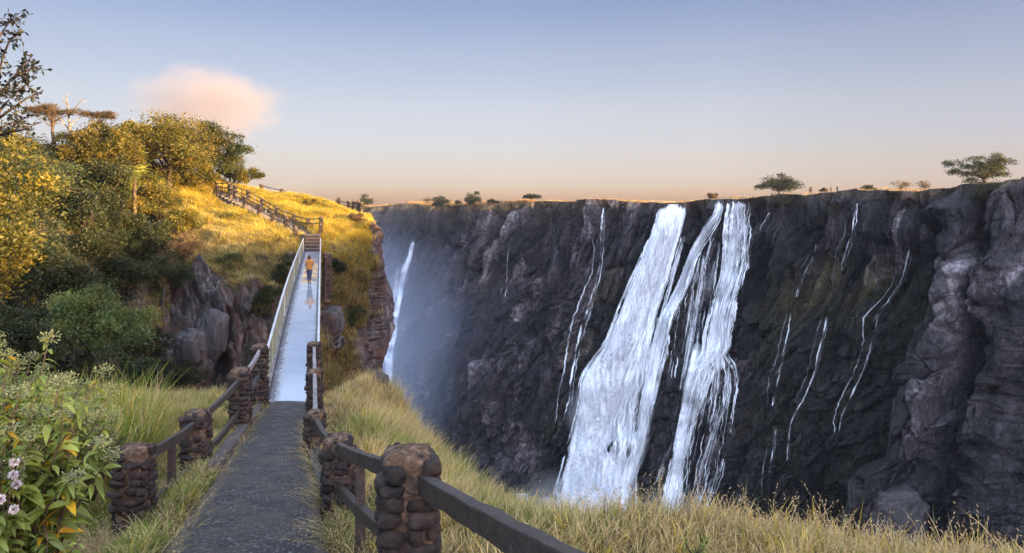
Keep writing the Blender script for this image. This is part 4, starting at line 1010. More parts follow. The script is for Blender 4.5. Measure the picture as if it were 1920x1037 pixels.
rim_tree('broadleaf_tree', 'small flat topped tree alone on the rim where the bare rock begins', 998, 363, 382, 34, 67, 1800, nclump=12, prof='flat', squash=.6)
rim_tree('bush', 'dome shaped grey green tree half hidden behind the hilltop fence', 682, 368, 392, 40, 68, 2400, cat='tree', nclump=14, leaf=.7, mat=M_LOLIVE)
rim_tree('bush', 'small bush on the rim directly above the stepped waterfall', 1338, 362, 376, 22, 69, 900, cat='bush', nclump=8, mat=M_LBROWN)
rim_tree('bush', 'low olive shrub on the rim right of the two people', 1630, 346, 362, 34, 70, 1200, cat='bush', nclump=10, mat=M_LOLIVE, leaf=.35)
rim_tree('bush', 'thin dry shrub with pale stalks on the rim, left of a matching pair', 1690, 338, 360, 44, 71, 900, cat='bush', nclump=12, mat=M_LBROWN, leaf=.3, aspect=.3)
rim_tree('bush', 'thin dry shrub with pale stalks on the rim, right of a matching pair', 1736, 338, 360, 38, 72, 800, cat='bush', nclump=12, mat=M_LBROWN, leaf=.3, aspect=.3)
rim_tree('bush', 'tiny brown shrub on the rim just left of the two people', 1545, 352, 363, 20, 73, 600, cat='bush', nclump=6, mat=M_LBROWN, leaf=.3)
rim_tree('bush', 'hanging shrub on the rock below the large rim tree', 1850, 338, 385, 80, 74, 3200, cat='bush', nclump=18, mat=M_LDARK, leaf=.3, back=-3)
rim_tree('bush', 'green shrub hanging on the rock under the spreading rim tree', 1466, 362, 392, 50, 75, 1500, cat='bush', nclump=12, leaf=.35, back=-2)
rim_tree('bush', 'small shrub clinging to the rock face below the two people', 1568, 380, 402, 34, 76, 1100, cat='bush', nclump=9, leaf=.3, back=-2, mat=M_LOLIVE)
rim_tree('bush', 'bare stalky shrub beside the spreading rim tree', 1520, 346, 366, 14, 77, 200, cat='bush', nclump=5, leaf=.25, mat=M_LBROWN)

# ------------------------------------------------------------------ grass
PALG = {'straw': [(.22, .155, .065), (.56, .42, .18)], 'gold': [(.26, .165, .022), (.66, .47, .05)], 'green': [(.045, .065, .010), (.20, .24, .035)],
        'brown': [(.07, .042, .020), (.22, .145, .07)], 'orange': [(.26, .12, .03), (.50, .26, .08)]}
def grass(name, label, pos, h, mix, seed, wd=.008, lean=.35, tuft=1, tr=.12, heads=0.0, jitter=.35, group=None, tintf=None, curl=.5, mat=None, cat='grass', wind=(0, 0), patch_s=.9):
    """pos (n,3) tuft roots -> one mesh of bent tapering blades; mix = function(pos)->list of palette weights"""
    rng = np.random.RandomState(seed); n0 = len(pos)
    base = np.repeat(pos, tuft, 0); n = len(base)
    hh = np.broadcast_to(h, (n0,)); hh = np.repeat(hh * (1 - jitter + 2 * jitter * rng.random(n0)), tuft) * (.55 + .6 * rng.random(n))
    az = rng.random(n) * 2 * np.pi; rad = tr * np.sqrt(rng.random(n))
    base = base + np.stack([np.cos(az) * rad, np.sin(az) * rad, -.03 + 0 * az], 1)
    az2 = az + rng.normal(size=n) * .8; ld = np.stack([np.cos(az2) + wind[0], np.sin(az2) + wind[1], 0 * az], 1); le = lean * (.3 + 1.0 * rng.random(n)) * hh
    sd = unit(np.stack([-np.sin(az2), np.cos(az2), 0 * az], 1) + rng.normal(size=(n, 3)) * .4) * (wd * (.6 + .8 * rng.random(n)))[:, None]
    def pt(t): return base + ld * (le * t ** 2)[:, None] * (1 + curl) + np.stack([0 * az, 0 * az, hh * (t - .22 * curl * t ** 3 * (le / hh) * 2)], 1)
    p0, p1, p2, p3 = pt(0), pt(.4), pt(.75), pt(1.0)
    V = np.stack([p0 - sd, p0 + sd, p1 - sd * .9, p1 + sd * .9, p2 - sd * .6, p2 + sd * .6, p3], 1)
    i = np.arange(n)[:, None] * 7
    F = np.concatenate([np.concatenate([i + a, i + b, i + c], 1) for a, b, c in ((0, 1, 3), (0, 3, 2), (2, 3, 5), (2, 5, 4), (4, 5, 6))], 0)
    wts = mix(pos); names = list(wts.keys()); Wm = np.stack([np.broadcast_to(wts[k], (n0,)) for k in names], 1); Wm = Wm / Wm.sum(1, keepdims=True)
    cum = np.cumsum(Wm, 1); pick = (rng.random(n0)[:, None] > cum).sum(1).clip(0, len(names) - 1); pick = np.repeat(pick, tuft)
    mixr = rng.random(n) < .25; pk2 = (rng.random(n)[:, None] > np.repeat(cum, tuft, 0)).sum(1).clip(0, len(names) - 1); pick = np.where(mixr, pk2, pick)
    c0 = np.array([PALG[k][0] for k in names])[pick]; c1 = np.array([PALG[k][1] for k in names])[pick]
    br = ((.7 + .6 * rng.random(n)) * np.repeat(1 + .38 * np.clip(fbm(pos[:, 0] / patch_s, pos[:, 1] / patch_s + pos[:, 2] / patch_s, 4, o=3), -1, 1), tuft))[:, None]
    Cc = np.stack([c0, c0, c0 * .5 + c1 * .5, c0 * .5 + c1 * .5, c1, c1, c1 * 1.05], 1) * br[:, None]
    if heads:
        m = rng.random(n) < heads; q = int(m.sum())
        Pq = p3[m]; k = 6; t = np.linspace(-.16, .02, k)[None, :, None]; dv = unit(p3[m] - p2[m])
        Pq = (Pq[:, None] + dv[:, None] * t).reshape(-1, 3); dd_ = np.repeat(dv, k, 0) * 1.0 + rng.normal(size=(q * k, 3)) * .5
        V2, F2 = leaf_quads(Pq, dd_, .035, .009, rng, .1)
        F = np.concatenate([F, F2 + n * 7]); Vv = np.concatenate([V.reshape(-1, 3), V2]); CC = np.concatenate([Cc.reshape(-1, 3), np.tile([.48, .34, .17], (len(V2), 1))])
    else: Vv = V.reshape(-1, 3); CC = Cc.reshape(-1, 3)
    o = make_mesh(name, Vv, F, 3, mat or M_GRASS, smooth=True, col=CC)
    return tag(o, label, cat, group, 'stuff')

def sample_grid(G_, n, seed, wfun=None):
    """random points on a grid surface, even by area, thinned by wfun(point)->0..1"""
    rng = np.random.RandomState(seed); a = G_[:-1, :-1]; b = G_[:-1, 1:]; c = G_[1:, :-1]; d = G_[1:, 1:]
    ar = np.linalg.norm(np.cross(b - a, c - a), axis=-1); ctr = (a + b + c + d) / 4
    if wfun is not None: ar = ar * wfun(ctr)
    p = (ar / ar.sum()).ravel(); idx = rng.choice(len(p), n, p=p); u, v = rng.random((2, n, 1))
    A_, B_, C_, D_ = (q.reshape(-1, 3)[idx] for q in (a, b, c, d))
    return A_ * (1 - u) * (1 - v) + B_ * u * (1 - v) + C_ * (1 - u) * v + D_ * u * v
def pix(p): return HX + FPX * p[..., 0] / np.maximum(p[..., 1], .3), HY - FPX * p[..., 2] / np.maximum(p[..., 1], .3)

# near right bank (columns right of the path)
nL = GLm.shape[1]
Rt = NG[:len(stY), nL + 2:nL + 110 + 7]
PILL = np.array([(-4.43, 8.0), (-5.09, 11.0), (-5.98, 15), (-7.0, 19.4), (-.66, 4.4), (-2.04, 8), (-3.46, 12), (-4.48, 15.5), (-5.62, 19.4)])
def off_pill(p, r0=.22, r1=.55):
    return np.prod([sstep(r0, r1, np.hypot(p[..., 0] - a, p[..., 1] - b)) for a, b in PILL], 0)
def w_right(p):
    px_, py_ = pix(p); y = np.maximum(p[..., 1], 1.2)
    vis = (p[..., 1] > 1.2) & (px_ < 2050) & (py_ < 1500)
    clear = off_pill(p)
    return vis * clear / (y ** 1.3)
pr = sample_grid(Rt, 15000, 1, w_right)
lxr = np.interp(pr[:, 1], *PRX); gap = pr[:, 0] - lxr
hgt = (.20 + .38 * sstep(.3, 1.4, gap)) * (1 + .35 * fbm(pr[:, 0] * .8, pr[:, 1] * .8, 2, o=3)) * np.interp(pr[:, 1], [3, 6, 9, 14, 25], [.42, .46, .6, .85, .95])
def mix_right(p):
    g = sstep(.0, .5, fbm(p[:, 0] * .35, p[:, 1] * .35, 5, o=3) + .85 * np.exp(-((p[:, 1] - 14.0) / 2.6) ** 2) - .28)
    b = sstep(.1, .5, fbm(p[:, 0] * .5, p[:, 1] * .5, 9, o=2))
    return {'straw': .75 - .35 * g, 'green': 1.1 * g + .08, 'brown': .35 * b + .08, 'gold': .10 * (1 - g)}
grass('grass', 'mixed straw and green grass on the bank between the path and the gorge edge', pr, hgt, mix_right, 3, wd=.0045, tuft=11, tr=.10, lean=.45, heads=.05, wind=(.15, -.1))
pe = sample_grid(NG[:len(stY), nL + 75:nL + 110 + 5], 2600, 12, w_right)
grass('grass', 'tall loose straw stalks with seed heads along the gorge edge', pe, .42 * np.interp(pe[:, 1], [3, 6, 10, 25], [.85, .9, 1, 1]), lambda p: {'straw': 1, 'gold': .3, 'green': .12 + .5 * np.exp(-((p[:, 1] - 14) / 3) ** 2)}, 5, wd=.0028, tuft=4, tr=.10, lean=.35, heads=.45)
# near left slope
Lt = NG[:len(stY) + 3, :nL - 3]
def w_left(p):
    px_, py_ = pix(p); y = np.maximum(p[..., 1], 2.5)
    return off_pill(p) * ((p[..., 1] > 2.5) & (px_ > -150) & (py_ < 1400)) / (y ** 1.25)
pl_ = sample_grid(Lt, 15000, 2, w_left)
gl = np.interp(pl_[:, 1], *PLX) - pl_[:, 0]
hl = (.14 + .36 * sstep(.9, 2.2, gl) + .25 * sstep(2.5, 4.5, gl)) * (1 + .35 * fbm(pl_[:, 0] * .7, pl_[:, 1] * .7, 3, o=3))
def mix_left(p):
    d = sstep(8, 15, p[:, 1]); n = fbm(p[:, 0] * .4, p[:, 1] * .4, 7, o=3)
    return {'green': 1.0 - .45 * d - .3 * n * d, 'straw': .25 + .5 * d + .3 * n, 'brown': .15, 'gold': .05 + .10 * d}
grass('grass', 'yellow green grass covering the slope left of the path', pl_, hl, mix_left, 6, wd=.0050, tuft=11, tr=.11, lean=.42, heads=.03)
# hill
hpx, hpy = pix(HW)
lit_zone = sstep(300, 360, hpx) * (1 - sstep(480, 560, hpy))
wg = (1 - rock) * np.clip(sstep(300, 360, hpx + .35 * (hpy - 400)) + .04, 0, 1) * (hpy < 730)
# keep the stair flight clear
sd_, _, _ = seg_dist(hpx, hpy, [(405, 366), (500, 405), (575, 436), (586, 476)])
wg = wg * sstep(8, 13, sd_)
wgc = wg[:-1, :-1]
wgc = wgc * (.25 + .75 * sstep(-.35, .05, fbm(HW[:-1, :-1, 0] / 1.6, HW[:-1, :-1, 2] / 1.1, 6, o=3)))
ph = sample_grid(HW, 50000, 4, lambda c: wgc)
phx, phy = pix(ph)
def mix_hill(p):
    x, y = pix(p); top_ = 1 - sstep(400, 500, y - .30 * (x - 500)); n = fbm(x / 45, y / 25, 3, o=3); right = sstep(600, 640, x) * sstep(440, 480, y)  # sun and shade put into grass colour: gold in lit band, browner below
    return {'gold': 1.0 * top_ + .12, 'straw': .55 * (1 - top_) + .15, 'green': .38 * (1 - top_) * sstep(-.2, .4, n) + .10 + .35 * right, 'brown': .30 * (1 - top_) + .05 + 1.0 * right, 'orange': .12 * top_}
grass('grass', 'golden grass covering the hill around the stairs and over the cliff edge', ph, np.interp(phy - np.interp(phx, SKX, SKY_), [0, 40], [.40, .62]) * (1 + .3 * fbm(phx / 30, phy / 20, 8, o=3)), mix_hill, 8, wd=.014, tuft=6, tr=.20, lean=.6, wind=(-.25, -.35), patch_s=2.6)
# shrubby mass on the shaded hillside under the named bushes
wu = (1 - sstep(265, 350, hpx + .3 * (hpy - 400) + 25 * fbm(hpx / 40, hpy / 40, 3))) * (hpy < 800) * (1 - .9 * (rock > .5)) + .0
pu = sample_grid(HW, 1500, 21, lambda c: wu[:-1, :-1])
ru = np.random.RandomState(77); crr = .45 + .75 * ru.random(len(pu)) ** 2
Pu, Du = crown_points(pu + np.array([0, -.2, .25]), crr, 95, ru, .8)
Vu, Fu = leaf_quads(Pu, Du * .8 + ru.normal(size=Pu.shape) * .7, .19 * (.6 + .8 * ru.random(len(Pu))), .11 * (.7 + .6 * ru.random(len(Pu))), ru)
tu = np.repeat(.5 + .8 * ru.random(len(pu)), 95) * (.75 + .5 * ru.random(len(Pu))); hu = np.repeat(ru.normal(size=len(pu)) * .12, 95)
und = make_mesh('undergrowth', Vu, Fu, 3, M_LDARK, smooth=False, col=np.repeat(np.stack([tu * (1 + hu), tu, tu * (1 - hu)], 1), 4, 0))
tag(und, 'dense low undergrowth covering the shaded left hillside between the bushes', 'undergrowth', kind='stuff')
# far rim
kk = np.arange(len(uqp))
PLv = PL[1:6][:, (uqp > 660) & (uqp < 1930)]
pf = sample_grid(PLv, 14000, 9, lambda c: np.where(pix(c)[0] < 1000, 1.0, .16) * (1 - .5 * (pix(c)[0] > 1300)))
grass('grass', 'orange dry grass along the top of the far rim', pf, 1.15 * np.where(pix(pf)[0] < 1000, 1.0, .6), lambda p: {'orange': .8, 'brown': .4, 'straw': .3}, 10, wd=.06, tuft=4, tr=.8, lean=.3)
# ------------------------------------------------------------------ stone pillars, rails, the footbridge
def mat_stone():
    s = NT('pillar_cobbles'); g = s.coord(); n = s.noise(g, 9, 7, .65)
    r = s.attr('tint', 'Color')
    c = s.mix(1.0, s.ramp(n, [(.3, (.011, .008, .007)), (.5, (.030, .020, .015)), (.72, (.085, .056, .040))]), r, 'MULTIPLY')
    return s.bsdf(c, s.ramp(s.noise(g, 5, 4), [(.4, .5), (.6, .8)]), s.bump(s.noise(g, 34, 8, .75), .9, .03), spec=.35)
def mat_mortar():
    s = NT('mortar'); g = s.coord(); n = s.noise(g, 14, 8, .7)
    return s.bsdf(s.ramp(n, [(.3, (.03, .018, .011)), (.5, (.105, .066, .042)), (.7, (.27, .19, .135))]), .95, s.bump(n, 1.0, .04), spec=.15)
def mat_wood(name, c1, c2, sc=1.0):
    s = NT(name); g = s.coord(); n = s.noise(s.mapping(g, scale=(5, 5, 5)), 3 * sc, 8, .7, .4); n2 = s.noise(g, 40, 5, .7)
    c = s.mix(.35, s.ramp(n, [(.3, c1), (.68, c2)]), s.ramp(n2, [(.35, c1), (.7, c2)]))
    b = s.bump(n2, .6, .006); b = s.bump(n, .5, .02, b)
    gr = s.noise(s.mapping(g, scale=(9, 1.2, 60), rot=(.1, 0, .25)), 1.5, 6, .7, .3); c = s.mix(s.ramp(gr, [(.35, .8), (.55, 0.0)]), c, tuple(q * .45 for q in c1)); b = s.bump(gr, .7, .012, b)
    return s.bsdf(c, s.ramp(n2, [(.4, .38), (.7, .7)]), b, spec=.5)
M_STONE, M_MORTAR = mat_stone(), mat_mortar()
M_WOOD = mat_wood('weathered_rail', (.015, .010, .0075), (.070, .048, .036))
M_WOODP = mat_wood('pale_weathered_rail', (.12, .10, .095), (.38, .35, .34))
M_POST = mat_wood('brown_post', (.025, .016, .012), (.10, .062, .045))

def mat_plain0(name, c1, c2):
    s = NT(name); n = s.noise(s.coord(), 4, 7, .7); return s.bsdf(s.ramp(n, [(.35, c1), (.65, c2)]), .85, s.bump(n, .6, .03), spec=.3)
def ico(sub):
    bm = bmesh.new(); bmesh.ops.create_icosphere(bm, subdivisions=sub, radius=1.0)
    V = np.array([v.co[:] for v in bm.verts]); F = np.array([[v.index for v in f.verts] for f in bm.faces]); bm.free(); return V, F
ICO2, ICO3, ICO1 = ico(2), ico(3), ico(1)
def pillar(base, H, w_, parent, seed, detail=2, label=None, lean=0.0, cap=True):
    """rough square pillar: mortar core with courses of rounded cobbles, mortar cap"""
    rng = np.random.RandomState(seed); IV, IF = (ICO3 if detail >= 2 else ICO1)
    w_ *= .80; h = w_ / 2; ch = .105 if detail >= 2 else .15
    # core
    n_s, n_c = (26, 36) if detail >= 2 else (8, 12)
    t = np.linspace(0, 1, n_s); a = np.linspace(0, 2 * np.pi, n_c, endpoint=False); T, A_ = np.meshgrid(t, a, indexing='ij')
    sq = h * .97 / np.maximum(np.abs(np.cos(A_)), np.abs(np.sin(A_))) ** .75
    x, y, z = np.cos(A_) * sq, np.sin(A_) * sq, T * (H + .25) - .25
    k = 1 + .07 * pn(x * 9 + seed, y * 9, z * 9) + .05 * pn(x * 26 + seed, y * 26, z * 26); x, y = x * k, y * k
    V = np.stack([x, y, z], -1).reshape(-1, 3); idx = np.arange(n_s * n_c).reshape(n_s, n_c); nx = np.roll(idx, -1, 1)
    F = np.stack([idx[:-1], nx[:-1], nx[1:], idx[1:]], -1).reshape(-1, 4)
    # cap: dome closing the top
    caps = []; r0 = V.reshape(n_s, n_c, 3)[-1]
    for j, (sc, up) in enumerate([(.93, .035), (.7, .055), (.4, .07), (.0, .075)]):
        ring = r0.copy(); ring[:, :2] *= sc; ring[:, 2] = H + up * (w_ / .42) + .02 * pn(ring[:, 0] * 14, ring[:, 1] * 14, seed + j); caps.append(ring)
    V = np.concatenate([V] + caps); base_i = (n_s - 1) * n_c
    for j in range(4):
        i0 = base_i + j * n_c + np.arange(n_c); i1 = i0 + n_c; F = np.concatenate([F, np.stack([i0, np.roll(i0, -1), np.roll(i1, -1), i1], -1)])
    rot = rng.uniform(-.15, .15); c_, s_ = math.cos(rot), math.sin(rot)
    root = bpy.data.objects.new('stone_pillar', None); COL.objects.link(root); root.parent = parent; root.location = base; root.rotation_euler = (lean, rng.uniform(-.015, .015), rot)
    if label: root['label'] = label
    make_mesh('mortar_core', V, F, 4, M_MORTAR, root)
    VS, FS, CS = [], [], []; nco = int(H / ch) + 1; cnt = 0
    per = max(2, int(round(w_ / .165)) if detail >= 2 else 2)
    for c in range(nco):
        offs = rng.uniform(0, 1)
        for sd in range(4):
            for q in range(per):
                u = (q + .5 + (offs - .5) * .35) / per * w_ - h + rng.uniform(-.022, .022)
                zc = (c + .5) * H / nco + rng.uniform(-.022, .022)
                if rng.random() < .10: continue
                if c == nco - 1 and rng.random() < .35: continue
                ax = np.array([(u, -h * .93), (h * .93, u), (-u, h * .93), (-h * .93, -u)][sd])
                sz = np.array([w_ / per * .50 * rng.uniform(.66, 1.18), .050 * w_ / .34 * rng.uniform(.6, 1.3), ch * .50 * rng.uniform(.75, 1.2)])
                v = IV * sz; v = v * (1 + .13 * pn(IV * 1.3 + cnt * 3.1 + seed, IV[:, 1] * 1.3, IV[:, 2] * 1.3)[:, :1] if False else 1)
                nz_ = 1 + .26 * pn(IV[:, 0] * 1.3 + cnt * 3.1, IV[:, 1] * 1.3 + seed, IV[:, 2] * 1.3) + .07 * pn(IV[:, 0] * 4 + cnt * 3.1, IV[:, 1] * 4 + seed, IV[:, 2] * 4) + (.09 * cells(IV[:, 0] * 1.3 + cnt * 1.7, IV[:, 2] * 1.3 + IV[:, 1], seed % 9)[0] if detail >= 2 else 0); v = IV * sz * nz_[:, None]
                v = np.sign(v) * np.abs(v) ** .8 * (sz ** .2)
                if sd % 2: v = v[:, [1, 0, 2]]
                v = v + np.array([ax[0], ax[1], zc]); VS.append(v); FS.append(IF + cnt * len(IV)); b_ = rng.uniform(.55, 1.25); hu = rng.uniform(-.06, .08)
                CS.append(np.tile([b_ * (1 + hu), b_, b_ * (1 - hu)], (len(IV), 1))); cnt += 1
    if detail >= 2:
        for q in range(5):
            a_q = q * 1.26 + rng.uniform(-.4, .4); sz = np.array([w_ * rng.uniform(.13, .22), w_ * rng.uniform(.12, .18), .045 * rng.uniform(.8, 1.2)])
            nz_ = 1 + .25 * pn(IV[:, 0] * 1.3 + q * 5, IV[:, 1] * 1.3 + seed, IV[:, 2] * 1.3); VS.append(IV * sz * nz_[:, None] + np.array([math.cos(a_q) * h * .72, math.sin(a_q) * h * .72, H + .005])); FS.append(IF + cnt * len(IV)); cnt += 1
            b_ = rng.uniform(.5, 1.1); CS.append(np.tile([b_, b_, b_], (len(IV), 1)))
    make_mesh('cobbles', np.concatenate(VS), np.concatenate(FS), 3, M_STONE, root, col=np.concatenate(CS))
    return root

def wood_rail(a, b, parent, w_=.07, h_=.12, mat=None, sag=.0, seed=0, name='rail', n=8):
    rr = random.Random(seed); mb = MB(); a, b = Vector(a), Vector(b); mb.beam(a, b, w_, h_, sag, n + 4, .0065, rr)
    return mb.build(name, mat or M_WOOD, parent, bevel=.008)

def post(base, H, parent, w_=.08, mat=None, seed=0, tilt=0.0):
    mb = MB(); b = Vector(base); mb.beam(b - Vector((0, 0, .2)), b + Vector((tilt, 0, H)), w_, w_, 0, 3, .003, random.Random(seed))
    return mb.build('post', mat or M_POST, parent, bevel=.006)

# left fence beside the near path: four pillars with double rails
def pz(px, py, Y): return at(px, py, Y)
fl = thing('fence', 'stone pillar fence with double wooden rails along the left edge of the near path', 'fence')
LP_ = [(252, 835, 8.0, .42, 1.32), (368, 770, 11.0, .44, 1.22), (450, 690, 15.0, .46, 1.30), (487, 646, 19.4, .47, 1.75)]
LT = []
for k, (px, pt_, Y, w_, H) in enumerate(LP_):
    top = at(px, pt_, Y); b = top - Vector((0, 0, H)); LT.append((top, b))
    pillar(b, H - .05, w_, fl, 100 + k, label=['nearest left pillar with reddish brown cobbles, the rails start on its right', None, None, None][k])
for k in range(3):
    (t0, b0), (t1, b1) = LT[k], LT[k + 1]
    o = Vector((.10, 0, 0))
    wood_rail(t0 - Vector((-.05, 0, .14)), t1 - Vector((0, 0, [.2, .26, .16][k])), fl, .075, .12, M_WOOD if k < 2 else M_WOODP, [.05, .04, .10][k], k)
    wood_rail(Vector((t0.x + .05, t0.y, t0.z - [.78, .80, .78][k])), Vector((t1.x, t1.y, t1.z - [.86, .95, .8][k])), fl, .075, .12, M_WOOD, .03, 10 + k)
pm = at(322, 835, 9.6); post(Vector((pm.x, pm.y, -4.35)), -3.30 + 4.35 - .05, fl, .085)

# right fence
fr = thing('fence', 'stone pillar fence with bent wooden rails along the right edge of the near path', 'fence')
RP_ = [(768, 842, 4.4, .41, 1.42), (634, 815, 8.0, .385, 1.02), (591, 769, 12.0, .36, 1.10), (590, 692, 15.5, .385, 1.32), (589, 641, 19.4, .41, 1.85)]
RT = []
for k, (px, pt_, Y, w_, H) in enumerate(RP_):
    top = at(px, pt_, Y); b = top - Vector((0, 0, H)); RT.append((top, b))
    pillar(b, H - .05, w_, fr, 200 + k, label=['closest pillar, big rounded cobbles and a pale mortar cap', None, None, None, None][k])
bk = pillar(Vector((.80, .9, -2.25)), 1.5, .41, fr, 220, detail=1)
(t0, b0) = RT[0]
wood_rail(Vector((t0.x + .06, t0.y - .02, t0.z - .20)), Vector((.76, .9, -.84)), fr, .075, .12, M_WOOD, .02, 31, n=12)
wood_rail(Vector((t0.x + .06, t0.y - .02, t0.z - .80)), Vector((.76, .9, -1.55)), fr, .075, .12, M_WOOD, .02, 32, n=12)
zs = [.14, .16, .15, .10, .12]
for k in range(4):
    (t0, b0), (t1, b1) = RT[k], RT[k + 1]
    wood_rail(t0 - Vector((0, 0, [.16, .15, .14, .12][k])), t1 - Vector((0, 0, [.15, .16, .12, .16][k])), fr, .08, .115, M_WOOD if k < 2 else M_WOODP, [.02, .08, .05, .05][k], 40 + k)
    wood_rail(t0 - Vector((0, 0, [.66, .60, .62, .65][k])), t1 - Vector((0, 0, [.62, .66, .66, .7][k])), fr, .08, .105, M_WOOD, .03, 50 + k)
pm = RT[1][0].lerp(RT[0][0], .45); post(Vector((pm.x, pm.y, -3.55)), pm.z - .2 + 3.55 - .0, fr, .075)
post(Vector((.02, 2.78, -2.75)), 2.75 - 1.38, fr, .06)

# kerbs
def kerb(label, pts, w_, h_, seed):
    mb = MB(); rr = random.Random(seed)
    for (a, b) in zip(pts[:-1], pts[1:]):
        a, b = Vector(a), Vector(b); mb.beam(a.lerp(b, .01), a.lerp(b, .985), w_ * rr.uniform(.9, 1.1), h_, 0, 6, .012, rr)
    return tag(mb.build('kerb', M_KERB, smooth=False, bevel=.02), label, 'kerb', 'kerbs along the near path')
M_KERB = (lambda s: s.bsdf(s.ramp(s.noise(s.coord(), 8, 7, .7), [(.3, (.03, .022, .02)), (.55, (.08, .06, .05)), (.75, (.16, .12, .10))]), .85, s.bump(s.noise(s.coord(), 18, 8, .7), .8, .03)))(NT('kerb_stone'))
def left_edge(y, o=0): return Vector((float(np.interp(y, *PLX)) - o, y, path_z(y)))
def right_edge(y, o=0): return Vector((float(np.interp(y, *PRX)) + o, y, path_z(y)))
kerb('dark stone kerb left of the path between the second and third pillars', [left_edge(y, .12) + Vector((0, 0, .04)) for y in (10.2, 11.6, 13.1, 14.7)], .22, .20, 1)
kerb('dark stone kerb left of the path running on to the footbridge', [left_edge(y, .10) + Vector((0, 0, .03)) for y in (15.4, 17, 18.6, 20.4)], .18, .18, 2)
kerb('low stone kerb right of the path beside the grassy bank', [right_edge(y, .10) + Vector((0, 0, .03)) for y in (8.7, 10.2, 11.6)], .17, .16, 3)

# ---- footbridge
NBY, FBY = 20.7, 63.0
def deck_z(y): return float(np.interp(y, [20.7, 22.3, 26.8, 31.5, 36, 41.5, 47, 52, 57, 63], [-5.97, -5.82, -5.46, -5.14, -4.93, -4.75, -4.62, -4.50, -4.38, -4.27]))
def deck_l(y): return float(np.interp(y, [NBY, FBY], [-7.42, -19.14]))
def deck_r(y): return float(np.interp(y, [NBY, FBY], [-5.98, -17.76]))
def mat_deck():
    s = NT('wet_deck'); g = s.coord(); n = s.noise(g, .5, 5, .6); n2 = s.noise(g, 3.5, 6, .7, .6)
    e = s.attr('side')                                     # 1 at the left margin, where the slab has dried
    dryf = s.math('MULTIPLY', s.ramp(s.math('ADD', e, s.math('MULTIPLY', s.math('SUBTRACT', n2, .5), 1.2)), [(.45, 0.0), (.75, 1.0)]), 1.0)
    c = s.mix(dryf, s.ramp(n, [(.35, (.27, .28, .30)), (.65, (.38, .40, .43))]), s.ramp(n2, [(.3, (.06, .055, .06)), (.7, (.18, .17, .18))]))
    j = s.attr('joint'); c = s.mix(s.math('MULTIPLY', j, .6), c, (.25, .26, .28))
    r = s.math('ADD', .012, s.math('MULTIPLY', dryf, .75)); r = s.math('ADD', r, s.math('MULTIPLY', n, .03))
    return s.bsdf(c, r, s.bump(n, .05, .02), spec=s.math('SUBTRACT', .95, s.math('MULTIPLY', dryf, .90)), ior=3.2)
M_DECK = mat_deck()
M_CONC = (lambda s: s.bsdf(s.ramp(s.noise(s.coord(), 2, 7, .7), [(.3, (.07, .06, .055)), (.7, (.24, .22, .20))]), .85, s.bump(s.noise(s.coord(), 12, 7, .7), .5, .02)))(NT('bridge_concrete'))
M_GALV = (lambda s: s.bsdf(s.ramp(s.noise(s.coord(), 4, 6, .7), [(.3, (.40, .40, .40)), (.7, (.72, .72, .71))]), .38, metal=.35))(NT('pale_handrail'))
M_BARS = (lambda s: s.bsdf(s.ramp(s.noise(s.coord(), 3, 6, .7), [(.3, (.15, .15, .07)), (.7, (.34, .33, .19))]), .5, metal=.1))(NT('khaki_bars'))
br_ = thing('footbridge', 'long narrow wet footbridge with metal railings crossing to the hill', 'footbridge', (0, 0, 0))
ys = np.linspace(NBY + .005, FBY, 170); us = np.linspace(0, 1, 15); DK = np.empty((170, 15, 3)); jt = np.zeros((170, 15)); sdv = np.zeros((170, 15))
for i, y in enumerate(ys):
    for k, u in enumerate(us):
        DK[i, k] = (deck_l(y) * (1 - u) + deck_r(y) * u, y, deck_z(y)); sdv[i, k] = max(0, 1 - u * 2.1); jt[i, k] = 1 if i % 11 == 0 else 0
lo = DK[:, :1].copy(); lo[..., 2] -= .3; hi = DK[:, -1:].copy(); hi[..., 2] -= .3
pad = lambda a: np.concatenate([a[:, :1], a, a[:, -1:]], 1)
DK2 = np.concatenate([lo, DK, hi, lo], 1)
make_mesh('deck', DK2.reshape(-1, 3), grid_faces(170, 18), mat=M_DECK, parent=br_, smooth=False, attrs={'side': np.concatenate([pad(sdv), sdv[:, :1]], 1), 'joint': np.concatenate([pad(jt), jt[:, :1]], 1)})
